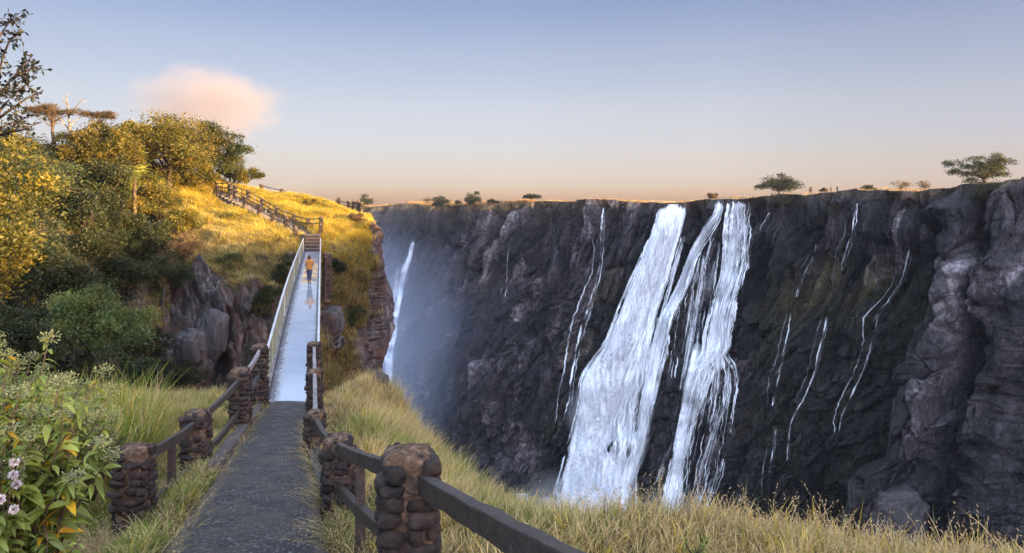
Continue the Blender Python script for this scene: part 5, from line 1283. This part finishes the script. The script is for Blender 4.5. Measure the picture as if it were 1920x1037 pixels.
for sgn, fx in ((-1, deck_l), (1, deck_r)):
    mb = MB(); yy_ = [NBY + .01 + (FBY - NBY) * k / 20 for k in range(21)]
    for a, b in zip(yy_[:-1], yy_[1:]):
        mb.beam((fx(a) + sgn * .06, a, deck_z(a) + .03), (fx(b) + sgn * .06, b, deck_z(b) + .03), .10, .14)
    mb.build('kerb_beam', M_CONC, br_)
    mb = MB()
    for a, b in zip(yy_[:-1], yy_[1:]):
        mb.beam((fx(a) + sgn * -.25, a, deck_z(a) - .55), (fx(b) + sgn * -.25, b, deck_z(b) - .55), .22, .5)
    mb.build('girder', M_CONC, br_)
    HR = 1.24; off = sgn * .10
    mb = MB(); mb.tube([(fx(y) + off, y, deck_z(y) + HR) for y in np.linspace(NBY + .35, FBY - .3, 60)], .045, 8); mb.build('handrail', M_GALV, br_, smooth=True)
    npan = 20; ps = np.linspace(NBY + .4, FBY - .35, npan + 1)
    for k in range(npan):
        y0, y1 = ps[k], ps[k + 1]; mb = MB(); m = 9
        mb.beam((fx(y0) + off, y0 + .05, deck_z(y0) + .20), (fx(y1) + off, y1 - .05, deck_z(y1) + .20), .03, .04)
        for q in range(m):
            y = y0 + (y1 - y0) * (q + .5) / m; x = fx(y) + off; z = deck_z(y)
            mb.box((x, y, z + .20 + (HR - .25) / 2), .013, .016, HR - .26)
        mb.build('railing_panel', M_BARS, br_)
    for k in range(npan + 1):
        y = ps[k]; mb = MB(); x = fx(y) + off; z = deck_z(y); mb.box((x, y, z + HR / 2 + .02), .055, .06, HR - .06); mb.box((x, y, z + .10), .10, .14, .03); mb.build('railing_post', M_CONC if k % 5 else M_GALV, br_)
for (px, pt_, pb_, wpx, Y) in ((546, 474, 500, 16, 62.2), (613, 476, 560, 17, 61.0)):
    t = at(px, pt_, Y); H = (pb_ - pt_) / FPX * Y; pillar(t - Vector((0, 0, H)), H, wpx / FPX * Y, br_, 300 + px, detail=1)

# ---- steps up from the bridge and the flight climbing left
M_RISER = mat_plain0('dark_riser_stone', (.018, .013, .011), (.075, .048, .032))
M_STEP = (lambda s: s.bsdf(s.ramp(s.noise(s.coord(), 3, 7, .7), [(.3, (.035, .026, .023)), (.55, (.085, .066, .056)), (.75, (.17, .13, .105))]), .8, s.bump(s.noise(s.coord(), 9, 7, .7), .6, .03)))(NT('step_stone'))
st = thing('stone_steps', 'stone steps rising from the far end of the footbridge and climbing left up the hill', 'steps')
zb = deck_z(63); dirb = Vector((-.2775, 1, 0)).normalized(); sideb = Vector((dirb.y, -dirb.x, 0))
c0 = Vector(((deck_l(63) + deck_r(63)) / 2, 63.0, zb))
for k in range(5):
    c = c0 + dirb * (.03 + .62 * k + .31); h = .29 * (k + 1)
    mb = MB(); rm_ = Matrix.Rotation(math.atan2(-dirb.x, dirb.y), 3, 'Z'); mb.box(c + Vector((0, 0, h - .59)), 1.34, .62, 1.0, rm_, .012, random.Random(k)); so_ = mb.build('step', M_RISER, st, bevel=.02)
    mb = MB(); mb.box(c + Vector((0, 0, h - .045)) - dirb * .05, 1.36, .68, .09, rm_, .012, random.Random(k)); mb.build('tread', M_STEP, so_, bevel=.02)
lc = c0 + dirb * (.62 * 5 + .95) + Vector((-.2, 0, 1.47 - .3)); mb = MB(); mb.box(lc, 1.9, 1.85, .62, Matrix.Rotation(.25, 3, 'Z')); mb.build('landing', M_STEP, st, bevel=.03)
SA = Vector((lc.x - .9, lc.y + .2, lc.z + .35)); SB = at(408, 360, 78.5)
nst = 22
for k in range(nst):
    t = (k + .5) / nst; c = SA.lerp(SB, t); g = on_hill(*pix(np.array(c))); dd_ = (SB - SA); ang = math.atan2(dd_.y, dd_.x)
    mb = MB(); mb.box(c - Vector((0, 0, .35)), (Vector((dd_.x, dd_.y, 0)).length / nst) * 1.03, 1.5, .8, Matrix.Rotation(ang, 3, 'Z'), .012, random.Random(k + 50)); mb.build('step', M_STEP, st, bevel=.03)

def far_fence(label, posts, Y0, Y1, H=1.05, w_=.40, rails=(.16, .62), seed=0, thin=False, endH=None, x0=None, x1=None):
    f = thing('fence', label, 'fence'); T = []
    for k, (px, pt_) in enumerate(posts):
        Y = Y0 + (Y1 - Y0) * (px - posts[0][0]) / (posts[-1][0] - posts[0][0] + 1e-9); top = at(px, pt_, Y); h = endH if (endH and k == len(posts) - 1) else H
        pillar(top - Vector((0, 0, h)), h - .03, w_, f, seed + k, detail=1); T.append(top)
    for k in range(len(T) - 1):
        for r in rails:
            wood_rail(T[k] - Vector((0, 0, r)), T[k + 1] - Vector((0, 0, r)), f, .07, .09, M_WOOD, .03, seed + k, n=3)
        if not thin:
            m_ = T[k].lerp(T[k + 1], .5); post(m_ - Vector((0, 0, 1.1)), 1.0, f, .07, M_WOODP if k % 2 else M_POST)
    return f
far_fence('lower stone pillar railing on the downhill side of the climbing steps', [(409, 347), (433, 351), (459, 367), (486, 382), (511, 396), (537, 407), (554, 424)], 77.2, 65.2, H=1.0, w_=.42, seed=400, endH=1.75)
far_fence('upper stone pillar railing on the uphill side of the climbing steps', [(405, 341), (430, 341), (441, 347), (465, 356), (491, 370), (519, 387), (551, 401), (578, 408), (602, 406)], 79.5, 67.6, H=1.05, w_=.42, seed=420, endH=1.85)
hf = far_fence('thin rail fence with short stone posts running along the bare skyline above the steps', [(490, 345), (528, 354), (565, 362), (603, 370)], 85, 82.5, H=.75, w_=.42, rails=(.2,), seed=440, thin=True)
far_fence('row of stone pillars with rails at the clifftop viewpoint on the right of the hill', [(620, 377), (635, 371), (654, 376), (663, 377), (672, 377), (678, 379)], 81, 77, H=1.1, w_=.45, rails=(.3, .62), seed=450, thin=True)

# ---- boulders
M_BOULD = (lambda s: s.bsdf(s.mix(s.ramp(s.noise(s.mapping(s.coord(), scale=(1, 1, .3)), 1.5, 7, .65, .8), [(.45, 0.0), (.7, .7)]), s.ramp(s.noise(s.coord(), 2.5, 8, .7), [(.3, (.011, .009, .009)), (.55, (.030, .025, .024)), (.75, (.07, .06, .055))]), (.10, .088, .085)), .75,
                            s.bump(s.noise(s.coord(), 5, 9, .7), .7, .08)))(NT('boulder_rock'))
def boulder(label, px, py, Y, wpx, hpx_, seed, tilt=0.0, dep=.8, boxy=.7, freq=1.3, mat=None):
    V, F = ico(5); rx = wpx / 2 / FPX * Y; rz = hpx_ / 2 / FPX * Y
    v = np.sign(V) * np.abs(V) ** boxy; n = fbm(V[:, 0] * freq + seed, V[:, 1] * freq, V[:, 2] * freq, o=4)
    q, e, _ = cells(V[:, 0] * 1.7 + V[:, 1] + seed, V[:, 2] * 1.7, seed % 17)
    v = v * (1 + .12 * n + .07 * q - .05 * (1 - sstep(0, .08, e)))[:, None] * np.array([rx, rx * dep, rz])
    c_, s_ = math.cos(tilt), math.sin(tilt); v = np.stack([v[:, 0] * c_ + v[:, 2] * s_, v[:, 1], -v[:, 0] * s_ + v[:, 2] * c_], 1)
    o = make_mesh('boulder', v, F, 3, mat or M_BOULD); o.location = at(px, py, Y); return tag(o, label, 'boulder', 'boulders')
boulder('tall smooth dark boulder leaning against the rock face left of the footbridge', 398, 628, 50.5, 50, 98, 3, .12)
boulder('squat dark boulder touching the left side of the tall smooth one', 358, 652, 49.5, 56, 68, 5, -.1)
boulder('brown squarish boulder on the grassy drop just right of the footbridge', 623, 606, on_hill(623, 606).y - .2, 42, 62, 7, .1)
boulder('small flat grey brown rock in the grass behind the near rail', 966, 984, 6.6, 34, 26, 9, .2)
wd_ = wall_depth(1672, 950)
boulder('big block of grey rock standing at the foot of the right-hand buttress', 1674, 962, wd_ - 3, 104, 96, 10, .0, .8, .62, 2.2, mat=None)
boulder('reddish rock slab on the edge of the near grassy bank, far end', 712, 716, 24.6, 30, 34, 12, .3)

# ---- people
def skin_body(name, joints, edges, mat, parent, sub=2):
    me = bpy.data.meshes.new(name); me.from_pydata([j[0] for j in joints], edges, []); me.materials.append(mat)
    o = bpy.data.objects.new(name, me); COL.objects.link(o); o.parent = parent
    sk = o.modifiers.new('skin', 'SKIN'); sk.use_smooth_shade = True
    for i, j in enumerate(joints):
        r = j[1]; me.skin_vertices[0].data[i].radius = r if isinstance(r, tuple) else (r, r)
    me.skin_vertices[0].data[0].use_root = True
    s = o.modifiers.new('sub', 'SUBSURF'); s.levels = sub; s.render_levels = sub
    return o
def mat_plain(name, c1, c2, rough=.8, sc=30, bumpd=.004):
    s = NT(name); n = s.noise(s.coord(), sc, 5, .6); return s.bsdf(s.ramp(n, [(.35, c1), (.65, c2)]), rough, s.bump(n, .4, bumpd), spec=.3)
M_SKIN = mat_plain('skin', (.36, .20, .13), (.42, .25, .17), .55)
M_JACKET = mat_plain('mustard_jacket', (.26, .105, .022), (.40, .18, .035), .8, 14, .02)
M_JEANS = mat_plain('dark_jeans', (.025, .032, .055), (.055, .065, .10), .85)
M_HAIR = mat_plain('dark_hair', (.022, .010, .006), (.06, .028, .016), .5, 60)
M_SHOE = mat_plain('dark_shoes', (.015, .013, .013), (.04, .035, .03), .6)
M_DARKC = mat_plain('dark_clothes', (.02, .02, .025), (.05, .045, .05), .9)
def person(label, loc, rz, H, jacket, trousers, hair_long=True, arms='folded', group=None):
    """facing +Y when rz = 0 (away from the camera); joints in metres for a 1.65 m figure, then scaled"""
    k = H / 1.65; root = thing('person', label, 'person', loc, group); root.rotation_euler = (0, 0, rz); root.scale = (k, k, k)
    # 0 pelvis 1 waist 2 chest 3 neckbase 4 neck 5 head 6 crown
    J = [((0, 0, .90), (.13, .095)), ((0, .005, 1.05), (.115, .085)), ((0, 0, 1.24), (.15, .10)), ((0, -.005, 1.37), (.085, .07)), ((0, 0, 1.43), .045), ((0, .012, 1.52), (.072, .085)), ((0, .0, 1.60), (.05, .06))]
    E = [(0, 1), (1, 2), (2, 3), (3, 4), (4, 5), (5, 6)]
    def add(parent_i, pts):
        for p, r in pts:
            J.append((p, r)); E.append((parent_i, len(J) - 1)); parent_i = len(J) - 1
        return parent_i
    for sg in (-1, 1):
        st_ = .06 if sg < 0 else -.05                           # walking: one foot forward
        add(0, [((sg * .085, 0, .82), .088), ((sg * .07, st_ * .8 + .02, .47), .056), ((sg * .055, st_ * 1.2 - .03, .27), .050), ((sg * .05, st_ * 1.4 - .02, .09), .034), ((sg * .052, st_ * 1.4 + .05, .035), (.034, .028)), ((sg * .056, st_ * 1.4 + .14, .025), (.032, .02))])
        if arms == 'folded':
            w3 = add(2, [((sg * .17, 0, 1.33), .056), ((sg * .22, -.02, 1.12), .043), ((sg * .15, .14, 1.06), .034), ((sg * .02, .17, 1.12), .026)])
            hd = J[w3][0]; dr_ = Vector((-sg, .05, .12)).normalized()
        else:
            w3 = add(2, [((sg * .17, 0, 1.33), .056), ((sg * .215, -.02, 1.08), .042), ((sg * .22, .05, .86), .030)])
            hd = J[w3][0]; dr_ = Vector((sg * .05, .15, -1)).normalized()
        # hand: palm, four fingers of different length, thumb from the side
        pv = Vector(hd); palm_ = pv + dr_ * .05; J.append((tuple(palm_), (.030, .014))); E.append((w3, len(J) - 1)); pi_ = len(J) - 1
        sdv_ = dr_.cross(Vector((0, 1, 0))).normalized() if arms == 'folded' else Vector((0, 1, 0))
        for f, (o_, ln) in enumerate(((-.024, .062), (-.008, .072), (.008, .068), (.023, .054))):
            a = palm_ + sdv_ * o_ + dr_ * .035; b = a + dr_ * ln * .55 + Vector((0, .004, 0)); c = b + dr_ * ln * .4 + Vector((0, -.012, 0))
            J += [(tuple(a), .0085), (tuple(b), .008), (tuple(c), .0065)]; n_ = len(J); E += [(pi_, n_ - 3), (n_ - 3, n_ - 2), (n_ - 2, n_ - 1)]
        a = palm_ - sdv_ * .032 - dr_ * .02; b = a - sdv_ * .018 + dr_ * .035; J += [(tuple(a), .010), (tuple(b), .0085)]; n_ = len(J); E += [(pi_, n_ - 2), (n_ - 2, n_ - 1)]
    skin_body('body', J, E, M_SKIN, root)
    # face: ears, nose, eyes and mouth are children of their own
    mb = MB()
    mb.tube([(0, .09, 1.535), (0, .112, 1.512), (0, .10, 1.502)], [.008, .013, .008], 6); mb.build('nose', M_SKIN, root, smooth=True)
    for sg in (-1, 1):
        mb = MB(); mb.tube([(sg * .076, -.002, 1.545), (sg * .084, -.008, 1.525), (sg * .078, -.002, 1.50)], [.006, .012, .006], 6); mb.build('ear', M_SKIN, root, smooth=True)
        mb = MB(); mb.tube([(sg * .030, .085, 1.53), (sg * .030, .096, 1.53)], [.012, .006], 8); mb.build('eye', M_HAIR, root, smooth=True)
    mb = MB(); mb.tube([(-.022, .088, 1.478), (0, .096, 1.476), (.022, .088, 1.478)], [.004, .007, .004], 6); mb.build('mouth', M_JACKET, root, smooth=True)
    def loft(name, rings, mat, closed_top=False, nseg=20):
        V = []; 
        for (cx, cy, z, rx, ry) in rings:
            for a in np.linspace(0, 2 * np.pi, nseg, endpoint=False): V.append((cx + rx * math.cos(a) * (1 + .02 * math.sin(5 * a + z * 30)), cy + ry * math.sin(a) * (1 + .03 * math.sin(4 * a + z * 22)), z))
        n = len(rings); i = np.arange(n * nseg).reshape(n, nseg); nx = np.roll(i, -1, 1); F = np.stack([i[:-1], nx[:-1], nx[1:], i[1:]], -1).reshape(-1, 4)
        o = make_mesh(name, np.array(V), F, 4, mat, root); sm = o.modifiers.new('sub', 'SUBSURF'); sm.levels = 1; sm.render_levels = 1; so = o.modifiers.new('th', 'SOLIDIFY'); so.thickness = .012; return o
    loft('jacket', [(0, 0, .80, .178, .130), (0, 0, .86, .176, .130), (0, 0, .96, .162, .122), (0, 0, 1.06, .150, .114), (0, 0, 1.18, .172, .124), (0, 0, 1.28, .188, .125), (0, 0, 1.35, .165, .105), (0, 0, 1.39, .105, .085), (0, 0, 1.42, .068, .066), (0, 0, 1.45, .066, .064)], jacket)
    for sg in (-1, 1):
        pts = [(sg * .150, 0, 1.34), (sg * .190, -.004, 1.28), (sg * .225, -.02, 1.12), (sg * .155, .14, 1.055), (sg * .05, .172, 1.105)] if arms == 'folded' else [(sg * .150, 0, 1.34), (sg * .19, -.005, 1.26), (sg * .215, -.02, 1.08), (sg * .22, .045, .88)]
        mb = MB(); mb.tube(pts, [.062, .070, .058, .052, .044][:len(pts)], 12, cap=True); o = mb.build('sleeve', jacket, root, smooth=True); sm = o.modifiers.new('sub', 'SUBSURF'); sm.levels = 1; sm.render_levels = 1
        st_ = .06 if sg < 0 else -.05
        mb = MB(); mb.tube([(sg * .080, 0, .90), (sg * .088, .01, .76), (sg * .072, st_ * .8 + .02, .47), (sg * .058, st_ * 1.2 - .03, .27), (sg * .052, st_ * 1.4 - .02, .09)], [.108, .104, .070, .062, .048], 12)
        o = mb.build('trouser_leg', trousers, root, smooth=True); sm = o.modifiers.new('sub', 'SUBSURF'); sm.levels = 1; sm.render_levels = 1
        mb = MB(); mb.tube([(sg * .050, st_ * 1.4 - .07, .045), (sg * .050, st_ * 1.4 - .02, .055), (sg * .053, st_ * 1.4 + .07, .042), (sg * .056, st_ * 1.4 + .165, .028), (sg * .056, st_ * 1.4 + .185, .026)], [.022, .046, .042, .034, .014], 10)
        mb.build('shoe', M_SHOE, root, smooth=True)
    V, F = ICO3; v = V * np.array([.088, .098, .105]) + np.array([0, -.012, 1.545]); v[:, 1] = np.where(v[:, 1] > .045, .045 + (v[:, 1] - .045) * .2, v[:, 1])
    if hair_long:
        m = v[:, 2] < 1.53; v[m, 2] = 1.53 + (v[m, 2] - 1.53) * 2.6; v[m, 1] = np.minimum(v[m, 1], .01) * 1.05 - .012; v[m, 0] *= 1.0 - .5 * np.clip((1.50 - v[m, 2]) / .25, 0, 1) * .5
    make_mesh('hair', v + .004 * fbm(v[:, 0] * 60, v[:, 1] * 60, v[:, 2] * 14)[:, None], F, 3, M_HAIR, root)
    return root
xp = at(580, 533, 41.5).x
person('person with long dark hair in a mustard jacket walking away across the wet footbridge', (xp, 41.5, deck_z(41.5) + .004), .27, 1.74, M_JACKET, M_JEANS)
for px, lab, rz, hh in ((1558, 'left one of two tiny dark clad people on the far rim', .3, 1.6), (1570, 'right and taller one of two tiny dark clad people on the far rim', -.2, 1.75)):
    k = int(np.argmin(np.abs(uq - px))); Yr = P[0, k, 1] + 2.0; o = person(lab, at(px, 361, Yr), rz, hh, M_DARKC, M_DARKC, False, 'down', 'people on the far rim')
# ------------------------------------------------------------------ near plants at the left
def long_leaves(Pp, Dv, L, W, rng, droop=.5):
    """lance shaped leaf: 4 stations with a folded rib, bending down towards the tip"""
    n = len(Pp); Dv = unit(Dv); up = np.array([0, 0, 1.0]); Sx = unit(np.cross(Dv, up) + rng.normal(size=(n, 3)) * .35); Nn = unit(np.cross(Sx, Dv))
    st_ = [(0, .0), (.22, .75), (.5, 1.0), (.78, .6), (1, 0)]
    V = []; L = L[:, None]; W = W[:, None]
    for t, w_ in st_:
        c = Pp + Dv * L * t - up * L * droop * t * t
        V += [c - Sx * W * w_ * .5 + Nn * W * w_ * .16, c - Nn * W * .04, c + Sx * W * w_ * .5 + Nn * W * w_ * .16]
    V = np.stack(V, 1).reshape(-1, 3); i = np.arange(n)[:, None] * 15; F = []
    for k in range(4):
        a = k * 3
        for q in (0, 1): F.append(np.concatenate([i + a + q, i + a + q + 1, i + a + q + 4, i + a + q + 3], 1))
    return V, np.concatenate(F)

def leafy_shrub(label, base, H, spread, nst, seed, Lm=.17, mat=None, heads=True, dens=1.0, out=(0, 0)):
    rng = np.random.RandomState(seed); root = thing('leafy_shrub', label, 'shrub', base); mb = MB(); LP, LD, LL, HP_ = [], [], [], []
    for s_ in range(nst):
        az = rng.uniform(0, 2 * np.pi); r = spread * math.sqrt(rng.uniform(.02, 1)); tip = np.array([math.cos(az) * r + out[0], math.sin(az) * r + out[1], H * rng.uniform(.55, 1.0) * (1 - .25 * (r / spread) ** 2)])
        b0 = np.array([math.cos(az) * r * .25, math.sin(az) * r * .25, 0]); n = 16
        t = np.linspace(0, 1, n)[:, None]; P_ = b0 + (tip - b0) * t + np.array([0, 0, .12 * H]) * np.sin(t * np.pi) + np.stack([.02 * np.sin(t[:, 0] * 9 + s_), .02 * np.cos(t[:, 0] * 8 + s_), 0 * t[:, 0]], 1)
        mb.tube(P_[::3].tolist() + [P_[-1].tolist()], [.012, .010, .008, .006, .004, .003, .002][:len(P_[::3]) + 1], 5)
        m = int(34 * dens); tt = rng.uniform(.25, 1, m); pos = np.stack([np.interp(tt, t[:, 0], P_[:, i]) for i in range(3)], 1)
        a2 = rng.uniform(0, 2 * np.pi, m); dv = np.stack([np.cos(a2), np.sin(a2), rng.uniform(-.25, .7, m)], 1)
        LP.append(pos); LD.append(dv); LL.append(Lm * (1.15 - .75 * tt ** 3) * rng.uniform(.6, 1.2, m))
        HP_.append(P_[-1])
    Pp, Dv, L = np.concatenate(LP), np.concatenate(LD), np.concatenate(LL)
    V, F = long_leaves(Pp, Dv, L, L * rng.uniform(.26, .36, len(L)), rng)
    tn = .55 + .8 * rng.random(len(Pp)); yl = (rng.random(len(Pp)) < .05)
    T = np.stack([tn * np.where(yl, 2.6, 1), tn * np.where(yl, 1.25, 1), tn * np.where(yl, .4, 1)], 1)
    make_mesh('foliage', V, F, 4, mat or M_NEARLEAF, root, smooth=True, col=np.repeat(T, 15, 0))
    mb.build('stems', M_BARK, root, smooth=True)
    if heads:
        hp = np.array(HP_); hp = hp[hp[:, 2] > H * .55]; n = 170; k = len(hp); d = unit(rng.normal(size=(k, n, 3))); pos = (hp[:, None] + d * rng.random((k, n, 1)) * np.array([.075, .075, .05])).reshape(-1, 3)
        V, F = leaf_quads(pos, d.reshape(-1, 3) + [0, 0, .5], .016, .009, rng, .3)
        make_mesh('flower_head', V, F, 3, M_FUZZ, root, smooth=False, col=np.repeat((.7 + .6 * rng.random(len(pos)))[:, None] * np.ones((1, 3)), 4, 0))
    return root
M_FUZZ = mat_leaf('pale_flower_fuzz', (.14, .16, .08), (.24, .27, .14), (.38, .40, .24), .3)
M_PINK = mat_leaf('pale_pink_petals', (.48, .40, .44), (.60, .53, .56), (.72, .66, .68), .3)
leafy_shrub('big leafy shrub with long drooping light green leaves at the lower left edge', (-3.45, 4.7, -2.95), 2.12, .66, 90, 5, .165)
leafy_shrub('leafy shrub with greyish flower heads rising behind the big drooping one', (-5.0, 6.4, -3.3), 2.05, .85, 60, 6, .14)
leafy_shrub('low leafy plant beneath the big drooping shrub at the lower left corner', (-3.05, 4.25, -2.9), .9, .40, 26, 8, .13, heads=False)
sp_ = thing('flower_sprig', 'sprig of pale pink blossoms at the left edge among the light green leaves', 'flowers', (-3.05, 4.15, -1.75))
rs = np.random.RandomState(3); mbp = MB(); mbp.tube([(-.25, .25, -.5), (-.1, .1, -.2), (0, 0, 0), (.03, -.02, .22)], [.006, .005, .004, .002], 5); mbp.build('stem', M_BARK, sp_)
for q in range(5):
    c = np.array([rs.uniform(-.06, .08), rs.uniform(-.05, .03), -.10 + q * .075]); d = unit(rs.normal(size=(60, 3))); V, F = leaf_quads(c + d * .012, d, .020, .015, rs, .3)
    make_mesh('blossom', V, F, 3, M_PINK, sp_, smooth=False, col=np.repeat((.8 + .4 * rs.random(60))[:, None] * np.ones((1, 3)), 4, 0))

# tree leaning in from the left, its crown catching the sun
LT_ = make_tree('leaning_tree', 'golden lit tree with small leaves leaning in from the left edge', 'tree', (-12.9, 14.5, -5.2), 6.9, 2.6, 2.35, .105, 26000, M_LGOLD, M_BARKP, 91, nclump=90, cz=4.75, cx=(.4, 0), crad=.17, spread=.95, trunk_r=.12, tint=(.8, 1.5), profile='bush')
make_tree('leaning_tree', 'lower shaded olive tree under the golden lit one at the left edge', 'tree', (-11.8, 12.6, -5.0), 3.6, 1.5, 1.5, .085, 11000, M_LOLIVE, M_BARKP, 92, nclump=50, cz=2.3, crad=.2, spread=.95, trunk_r=.07, tint=(.6, 1.2), profile='bush')
# twigs against the sky, backlit silhouette put into the near-black leaf colour
tw = thing('overhanging_branch', 'dark leafy twigs overhanging the top left corner against the sky', 'branch', (-5.6, 6, .5))
mb = MB(); rw = np.random.RandomState(15); TP, TD = [], []
def P2(px, py, dy=0): return np.array(at(px, py, 6.0 + dy)) - np.array([-5.6, 6, .5])
main_pts = [[(-120, 330), (-60, 260), (-15, 200), (20, 150), (48, 118), (62, 103)], [(-60, 260), (-20, 235), (20, 205), (50, 185), (76, 174)], [(-90, 300), (-30, 262), (15, 232), (48, 222)], [(-15, 200), (-5, 150), (6, 105), (20, 72), (44, 60)],
            [(-40, 180), (-20, 110), (0, 66), (14, 46), (26, 33)], [(20, 150), (34, 140), (52, 132), (64, 128)], [(-20, 235), (5, 200), (30, 172), (58, 152)], [(-30, 262), (10, 250), (40, 244), (60, 236)], [(-60, 260), (-30, 190), (-8, 170), (22, 165), (44, 150)]]
for k, pl2 in enumerate(main_pts):
    pts = [P2(x, y, .25 * math.sin(i * 1.3 + k * 2)) for i, (x, y) in enumerate(pl2)]; n = len(pts)
    mb.tube(pts, [.016 * (1 - .8 * i / (n - 1)) + .001 for i in range(n)], 5)
    for q in range(22):
        t = rw.uniform(.25, 1) * (n - 1); i = min(int(t), n - 2); p = pts[i] + (pts[i + 1] - pts[i]) * (t - i); dv = unit(rw.normal(size=3)) ; e = p + dv * rw.uniform(.03, .16)
        mb.tube([p, e], [.003, .0015], 4, cap=False); TP += [e, e * .7 + p * .3, e]; TD += [dv, unit(rw.normal(size=3)), unit(rw.normal(size=3))]
V, F = leaf_quads(np.array(TP), np.array(TD), .055 * (.6 + .7 * rw.random(len(TP))), .030, rw, .2)
M_TWIGL = mat_leaf('silhouette_twig_leaves', (.004, .005, .003), (.007, .009, .004), (.014, .015, .007), .15)
make_mesh('leaves', V, F, 3, M_TWIGL, tw, smooth=False, col=np.repeat((.6 + .8 * rw.random(len(TP)))[:, None] * np.ones((1, 3)), 4, 0)); mb.build('twigs', M_RISER, tw, smooth=True)

# tall reeds and dry tangles on the left slope
rk = np.random.RandomState(31)
def patch(cx, cy, rx_, ry_, n):
    a = rk.uniform(0, 2 * np.pi, n); r = np.sqrt(rk.random(n)); x = cx + np.cos(a) * r * rx_; y = cy + np.sin(a) * r * ry_
    return np.stack([x, y, path_z(y) - .12 + .2 * fbm(x * .2, y * .2, 8, o=2)], 1)
grass('reeds', 'tall yellow green reeds standing between the leafy shrub and the fence', np.concatenate([patch(-6.9, 10.5, 1.1, 1.6, 500), patch(-8.6, 13, 1.6, 2.0, 420)]), 1.15, lambda p: {'green': 1, 'gold': .16, 'straw': .35}, 33, wd=.0075, tuft=5, tr=.12, lean=.38, cat='reeds')
grass('dry_weeds', 'tangled brown dry weeds around the feet of the left pillars', np.concatenate([patch(-4.35, 7.6, .40, .3, 130), patch(-3.95, 8.2, .35, .5, 110), patch(-5.0, 10.7, .3, .4, 60)]) - np.array([0, 0, .22]), .26, lambda p: {'brown': .7, 'straw': .9}, 34, wd=.0035, tuft=14, tr=.13, lean=1.1, heads=.5, cat='weeds')
grass('dry_weeds', 'dry brown weeds and straw along the right side of the path under the rails', np.stack([np.interp(yy1 := rk.uniform(5, 16, 260), *PRX) + rk.uniform(.03, .32, 260), yy1, path_z(yy1) - .03], 1), .26, lambda p: {'brown': .5, 'straw': .9, 'green': .25}, 35, wd=.0035, tuft=9, tr=.10, lean=.9, heads=.2, cat='weeds')
grass('dry_weeds', 'patchy short weeds along the left edge of the path', np.stack([np.interp(yy1 := rk.uniform(5, 20, 420), *PLX) - rk.uniform(-.05, .40, 420), yy1, path_z(yy1) - .03], 1), .20, lambda p: {'brown': .45, 'straw': .7, 'green': .5}, 36, wd=.0035, tuft=9, tr=.12, lean=.9, heads=.15, cat='weeds')
leafy_shrub('feathery brownish green bush between the leafy shrub and the nearest left pillar', (-5.6, 8.9, -3.85), 1.25, .55, 60, 12, .075, mat=M_LOLIVE, heads=False, dens=1.4)
leafy_shrub('small bright green seedling in the straw of the right bank, near the bottom edge', (1.30, 4.75, -2.62), .42, .12, 8, 13, .045, heads=False, dens=.6)
leafy_shrub('dark green weedy bush beside the last pillar of the left fence', (-9.4, 17.5, -5.7), 1.0, .8, 40, 14, .09, mat=M_LDARK, heads=False)

# ------------------------------------------------------------------ air: haze, spray, cloud
def vol_mat(name, dens, col=(1, 1, 1), aniso=.0, noise=None):
    s = NT(name); v = s.n('ShaderNodeVolumePrincipled'); v.inputs['Color'].default_value = (*col, 1); v.inputs['Anisotropy'].default_value = aniso; v.inputs['Density'].default_value = dens
    if noise:
        s.l(noise(s), v.inputs['Density'])
    s.l(v.outputs[0], s.out.inputs['Volume']); return s.m
hzm = MB(); hzm.box((100, 250, -47), 1700, 1300, 142)
tag(hzm.build('haze', vol_mat('haze_air', .00006, (.80, .86, 1.0))), 'thin blue evening haze filling the gorge', 'haze', kind='stuff')
def puff(name, label, c, r, dens, scale, thr, seed, col=(1, 1, 1), lobes=7, sharp=1.0, aniso=.3, flat=1.0):
    rng = np.random.RandomState(seed); V, F = ico(4)
    nzv = fbm(V[:, 0] * 1.3 + seed, V[:, 1] * 1.3, V[:, 2] * 1.3, o=3); V = V * (1 + .16 * nzv)[:, None] * np.array(r)
    def nz(s):
        g = s.coord(); m = s.mapping(g, scale=tuple(1 / q for q in r)); ln = s.n('ShaderNodeVectorMath', operation='LENGTH'); s.l(m, ln.inputs[0])
        fall = s.ramp(ln.outputs['Value'], [(.15, 1.0), (.95, 0.0)], 'EASE')
        n = s.noise(m, scale, 5, .6, .3)
        d = s.math('SUBTRACT', s.math('ADD', s.math('MULTIPLY', fall, 1.0), s.math('MULTIPLY', n, 1.1)), thr)
        return s.math('MULTIPLY', s.math('MAXIMUM', d, 0.0), dens)
    o = make_mesh(name, V, F, 3, vol_mat(name + '_vapour', dens, col, aniso, nz)); o.location = c
    return tag(o, label, name, kind='stuff')
cy_ = 1150.0; SPD = .02; CLD = .022
puff('cloud', 'soft pink spray cloud drifting above the wooded hill', at(385, 200, cy_), (250 / FPX * cy_, 150, 135 / FPX * cy_), CLD, 3.8, .98, 4, (.70, .59, .52))
puff('spray', 'blue grey mist hanging in the gorge around the far left waterfall', (-66, 275, -62), (72, 66, 72), .0105, 1.6, .54, 5, (.74, .82, 1.0), aniso=0)
puff('spray', 'white spray billowing where the broad waterfall lands behind the grass', (14, 190, -92), (30, 26, 26), SPD, 2.0, .75, 6, (1, 1, 1), aniso=0)

ya = wall_depth(1110, 800) - 8
puff('spray', 'soft plume of spray blown off the left side of the broad waterfall', at(1098, 800, ya), (10, 9, 26), .12, 3.5, .9, 8, (1, 1, 1), aniso=0)
puff('spray', 'low drift of spray at the foot of the stepped waterfall', at(1262, 960, wall_depth(1262, 940) - 8), (15, 12, 12), .03, 2.5, .8, 9, (1, 1, 1), aniso=0)
